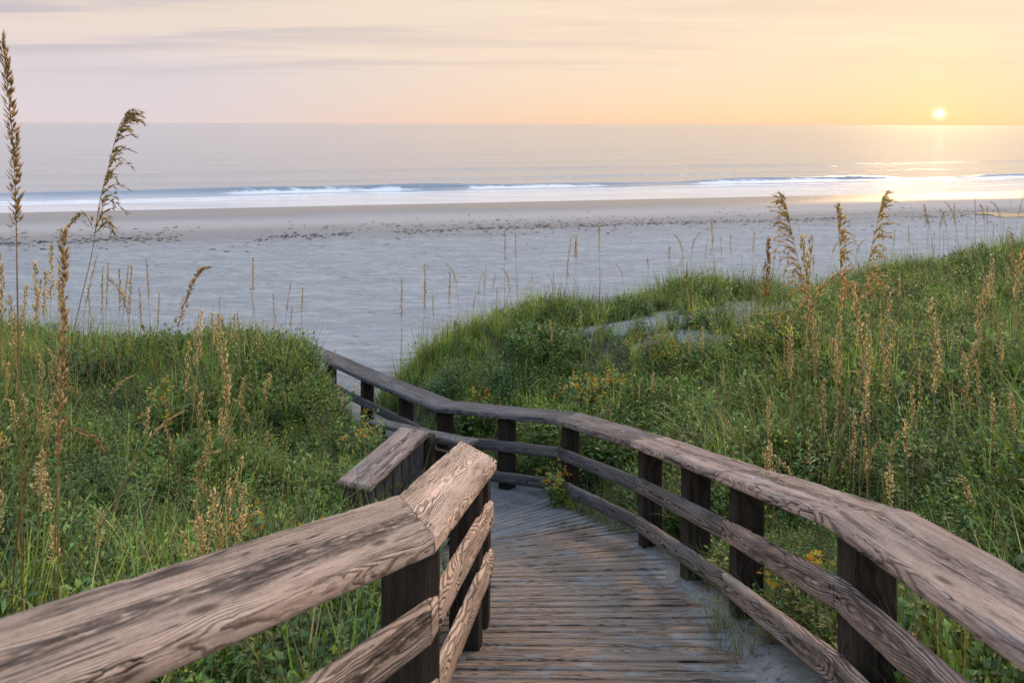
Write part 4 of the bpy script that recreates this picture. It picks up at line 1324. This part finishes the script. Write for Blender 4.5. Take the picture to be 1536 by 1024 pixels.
for (u, v, Y, k) in [(1185, 380, 5.4, 'nod'), (1212, 330, 5.6, 'straw'), (1232, 350, 5.5, 'straw'), (1310, 430, 5, 'straw'), (1340, 435, 6, 'straw'), (1345, 480, 5.6, 'straw'), (1465, 410, 5.6, 'straw'), (1470, 440, 5.6, 'straw'), (1490, 380, 6, 'straw'), (1510, 365, 6, 'straw'), (1525, 390, 6, 'straw'), (1530, 340, 6.5, 'plume'), (1300, 470, 4.8, 'straw'), (1325, 510, 4.6, 'nod'), (1275, 520, 5, 'nod'),
                     (1290, 560, 4.4, 'straw'), (1225, 560, 4.8, 'straw'), (1196, 480, 5.6, 'straw'), (1215, 470, 5.6, 'straw'), (1180, 500, 5.6, 'straw'), (1370, 560, 4.4, 'straw'), (1380, 540, 4.6, 'spike'), (1440, 500, 5, 'nod'), (1455, 520, 4.8, 'straw'), (1420, 470, 5.4, 'straw'), (1500, 480, 5, 'straw'), (1330, 620, 4.2, 'nod'), (1310, 640, 4.0, 'nod'), (1260, 460, 5.4, 'straw'), (1245, 500, 5, 'nod'),
                     (1085, 540, 7, 'straw'), (1040, 490, 8, 'spike'), (1052, 490, 8, 'straw'), (1100, 560, 6.4, 'nod'), (870, 460, 9.6, 'straw'), (832, 480, 9.4, 'straw'), (978, 560, 7.6, 'nod'), (960, 570, 7.4, 'spike'), (925, 590, 7.6, 'nod'), (1020, 640, 6.5, 'spike'), (1150, 600, 5.5, 'straw'), (1110, 610, 5.6, 'nod')]:
    place(u, v, Y, k, *G6)
for q in range(48):
    u = random.uniform(1150, 1545); Y = random.uniform(3.2, 8.5)
    vg = uv_of(0, Y, gz1((u - U0) / F * Y, Y))[1]
    hh = random.uniform(.5, 1.0)
    place(u, vg - hh * F / Y, Y, random.choice(['straw', 'spike', 'straw', 'nod']), *G6)

# ------------------------------------------------------------------ camera
cam_d = bpy.data.cameras.new('camera')
cam = bpy.data.objects.new('camera', cam_d); C.objects.link(cam)
cam_d.sensor_fit = 'HORIZONTAL'; cam_d.sensor_width = 36; cam_d.lens = F / 1536 * 36
cam_d.shift_y = -(512 - H0) / 1536
cam_d.clip_start = .05; cam_d.clip_end = 100000
cam.location = (0, 0, 0)
from mathutils import Matrix
cam.rotation_euler = (Matrix.Rotation(math.radians(90), 3, 'X') @ Matrix.Rotation(math.radians(.18), 3, 'Z')).to_euler()
cam_d.dof.use_dof = True; cam_d.dof.focus_distance = 5.0; cam_d.dof.aperture_fstop = 4.5
sc.camera = cam

# ------------------------------------------------------------------ light
SUN_AZ = math.atan2(1409 - U0, F)          # to the right of straight ahead (+Y)
SUN_EL = math.radians(21.0)
sd = bpy.data.lights.new('sun', 'SUN'); so = bpy.data.objects.new('sun', sd); C.objects.link(so)
sd.energy = 1.3; sd.angle = math.radians(9); sd.color = (1.0, .62, .30)
dv = Vector((math.sin(SUN_AZ) * math.cos(SUN_EL), math.cos(SUN_AZ) * math.cos(SUN_EL), math.sin(SUN_EL)))
so.rotation_euler = (-dv).to_track_quat('-Z', 'Y').to_euler()

w = bpy.data.worlds.new('World'); sc.world = w; w.use_nodes = True
w.node_tree.nodes.clear()
nt = NT(w.node_tree); M = nt.math
out = nt.new('ShaderNodeOutputWorld')
tc = nt.new('ShaderNodeTexCoord').outputs['Generated']
dr = nt.vmath('NORMALIZE', tc)
sp = nt.new('ShaderNodeSeparateXYZ', {0: dr})
X_, Y_, Z_ = sp.outputs
zc = M('MAXIMUM', Z_, 0.0)
sq = M('SQRT', zc)                        # fine control near the horizon; .41 = top of frame
cool = nt.ramp(sq, [(0.0, (.78, .66, .68)), (.14, (.74, .66, .70)), (.26, (.72, .65, .69)), (.33, (.84, .70, .63)), (.43, (.82, .69, .57)), (.60, (1.0, 1.02, 1.10)), (.80, (.92, 1.12, 1.42)), (1.0, (.86, 1.12, 1.54))])
warm = nt.ramp(sq, [(0.0, (.95, .60, .43)), (.10, (.96, .66, .43)), (.25, (.96, .73, .53)), (.43, (.96, .77, .60)), (.60, (1.12, 1.04, .98)), (.80, (.98, 1.12, 1.38)), (1.0, (.86, 1.12, 1.54))])
hx = math.sin(SUN_AZ); hy = math.cos(SUN_AZ)
hl = M('SQRT', M('ADD', M('MULTIPLY', X_, X_), M('ADD', M('MULTIPLY', Y_, Y_), 1e-6)))
ca = M('DIVIDE', M('ADD', M('MULTIPLY', X_, hx), M('MULTIPLY', Y_, hy)), hl)
wf = nt.ss(ca, .50, 1.0)
sky = nt.mix(wf, cool, warm)
# streaky high cloud
zz = M('ADD', zc, .035)
cv = nt.new('ShaderNodeCombineXYZ', {0: M('DIVIDE', X_, zz), 1: M('DIVIDE', Y_, zz), 2: 0.0}).outputs[0]
cn = nt.noise(nt.vmath('MULTIPLY', cv, (.16, .55, 1.0)), 1.0, 6.0, .6)
cn2 = nt.noise(nt.vmath('MULTIPLY', cv, (.05, .30, 1.0)), 1.3, 3.0, .5)
band = M('MULTIPLY', nt.ss(zc, .045, .09), nt.ss(zc, .34, .16))
cl = M('MULTIPLY', nt.ss(cn, .44, .58), M('MULTIPLY', nt.ss(cn2, .36, .52), band))
ccol = nt.mix(wf, c3(.57, .52, .57), c3(.86, .68, .53))
sky = nt.mix(M('MULTIPLY', cl, .95), sky, ccol)
cn3 = nt.noise(nt.vmath('MULTIPLY', cv, (.10, .42, 1.0)), 2.1, 5.0, .6)
sky = nt.mix(M('MULTIPLY', nt.ss(cn3, .55, .72, 0, .35), nt.ss(zc, .03, .09)), sky, nt.mix(wf, c3(.95, .78, .66), c3(1.0, .90, .70)))
# the sun and its glow
VE = math.atan2(186.5 - 169, F / math.cos(SUN_AZ) )
sv = (math.sin(SUN_AZ) * math.cos(VE), math.cos(SUN_AZ) * math.cos(VE), math.sin(VE))
dd_ = M('SUBTRACT', 1.0, nt.vmath('DOT_PRODUCT', dr, sv))          # = angle^2/2
g1 = nt.math('EXPONENT', M('MULTIPLY', dd_, -1 / .000014)); g2 = nt.math('EXPONENT', M('MULTIPLY', dd_, -1 / .0022)); g3 = nt.math('EXPONENT', M('MULTIPLY', dd_, -1 / .03))
glow = nt.vmath('ADD', nt.vmath('MULTIPLY', nt.new('ShaderNodeCombineXYZ', {0: g2, 1: g2, 2: g2}).outputs[0], (.06, .05, -.02)), nt.vmath('MULTIPLY', nt.new('ShaderNodeCombineXYZ', {0: g3, 1: g3, 2: g3}).outputs[0], (.02, .0, -.06)))
disc = nt.vmath('MULTIPLY', nt.new('ShaderNodeCombineXYZ', {0: g1, 1: g1, 2: g1}).outputs[0], (1.0, .9, .8))
sky = nt.vmath('ADD', sky, nt.vmath('ADD', glow, disc))
# below the horizon: dull sea colour
sky = nt.mix(nt.ss(Z_, -.02, -.001), c3(.35, .34, .36), sky)
bg = nt.new('ShaderNodeBackground', {'Color': sky, 'Strength': .98})
nis = nt.new('ShaderNodeTexSky', sky_type='NISHITA')
nis.sun_disc = False; nis.sun_elevation = SUN_EL; nis.sun_rotation = SUN_AZ
bg2 = nt.new('ShaderNodeBackground', {'Color': nis.outputs[0], 'Strength': .004})
ad = nt.new('ShaderNodeAddShader', {0: bg.outputs[0], 1: bg2.outputs[0]})
nt.l.new(ad.outputs[0], out.inputs[0])

sc.view_settings.view_transform = 'Standard'; sc.view_settings.look = 'None'
sc.view_settings.exposure = 0.0; sc.view_settings.gamma = 1.0
sc.render.engine = 'CYCLES'
sc.cycles.max_bounces = 6; sc.cycles.transparent_max_bounces = 4
sc.cycles.use_denoising = True
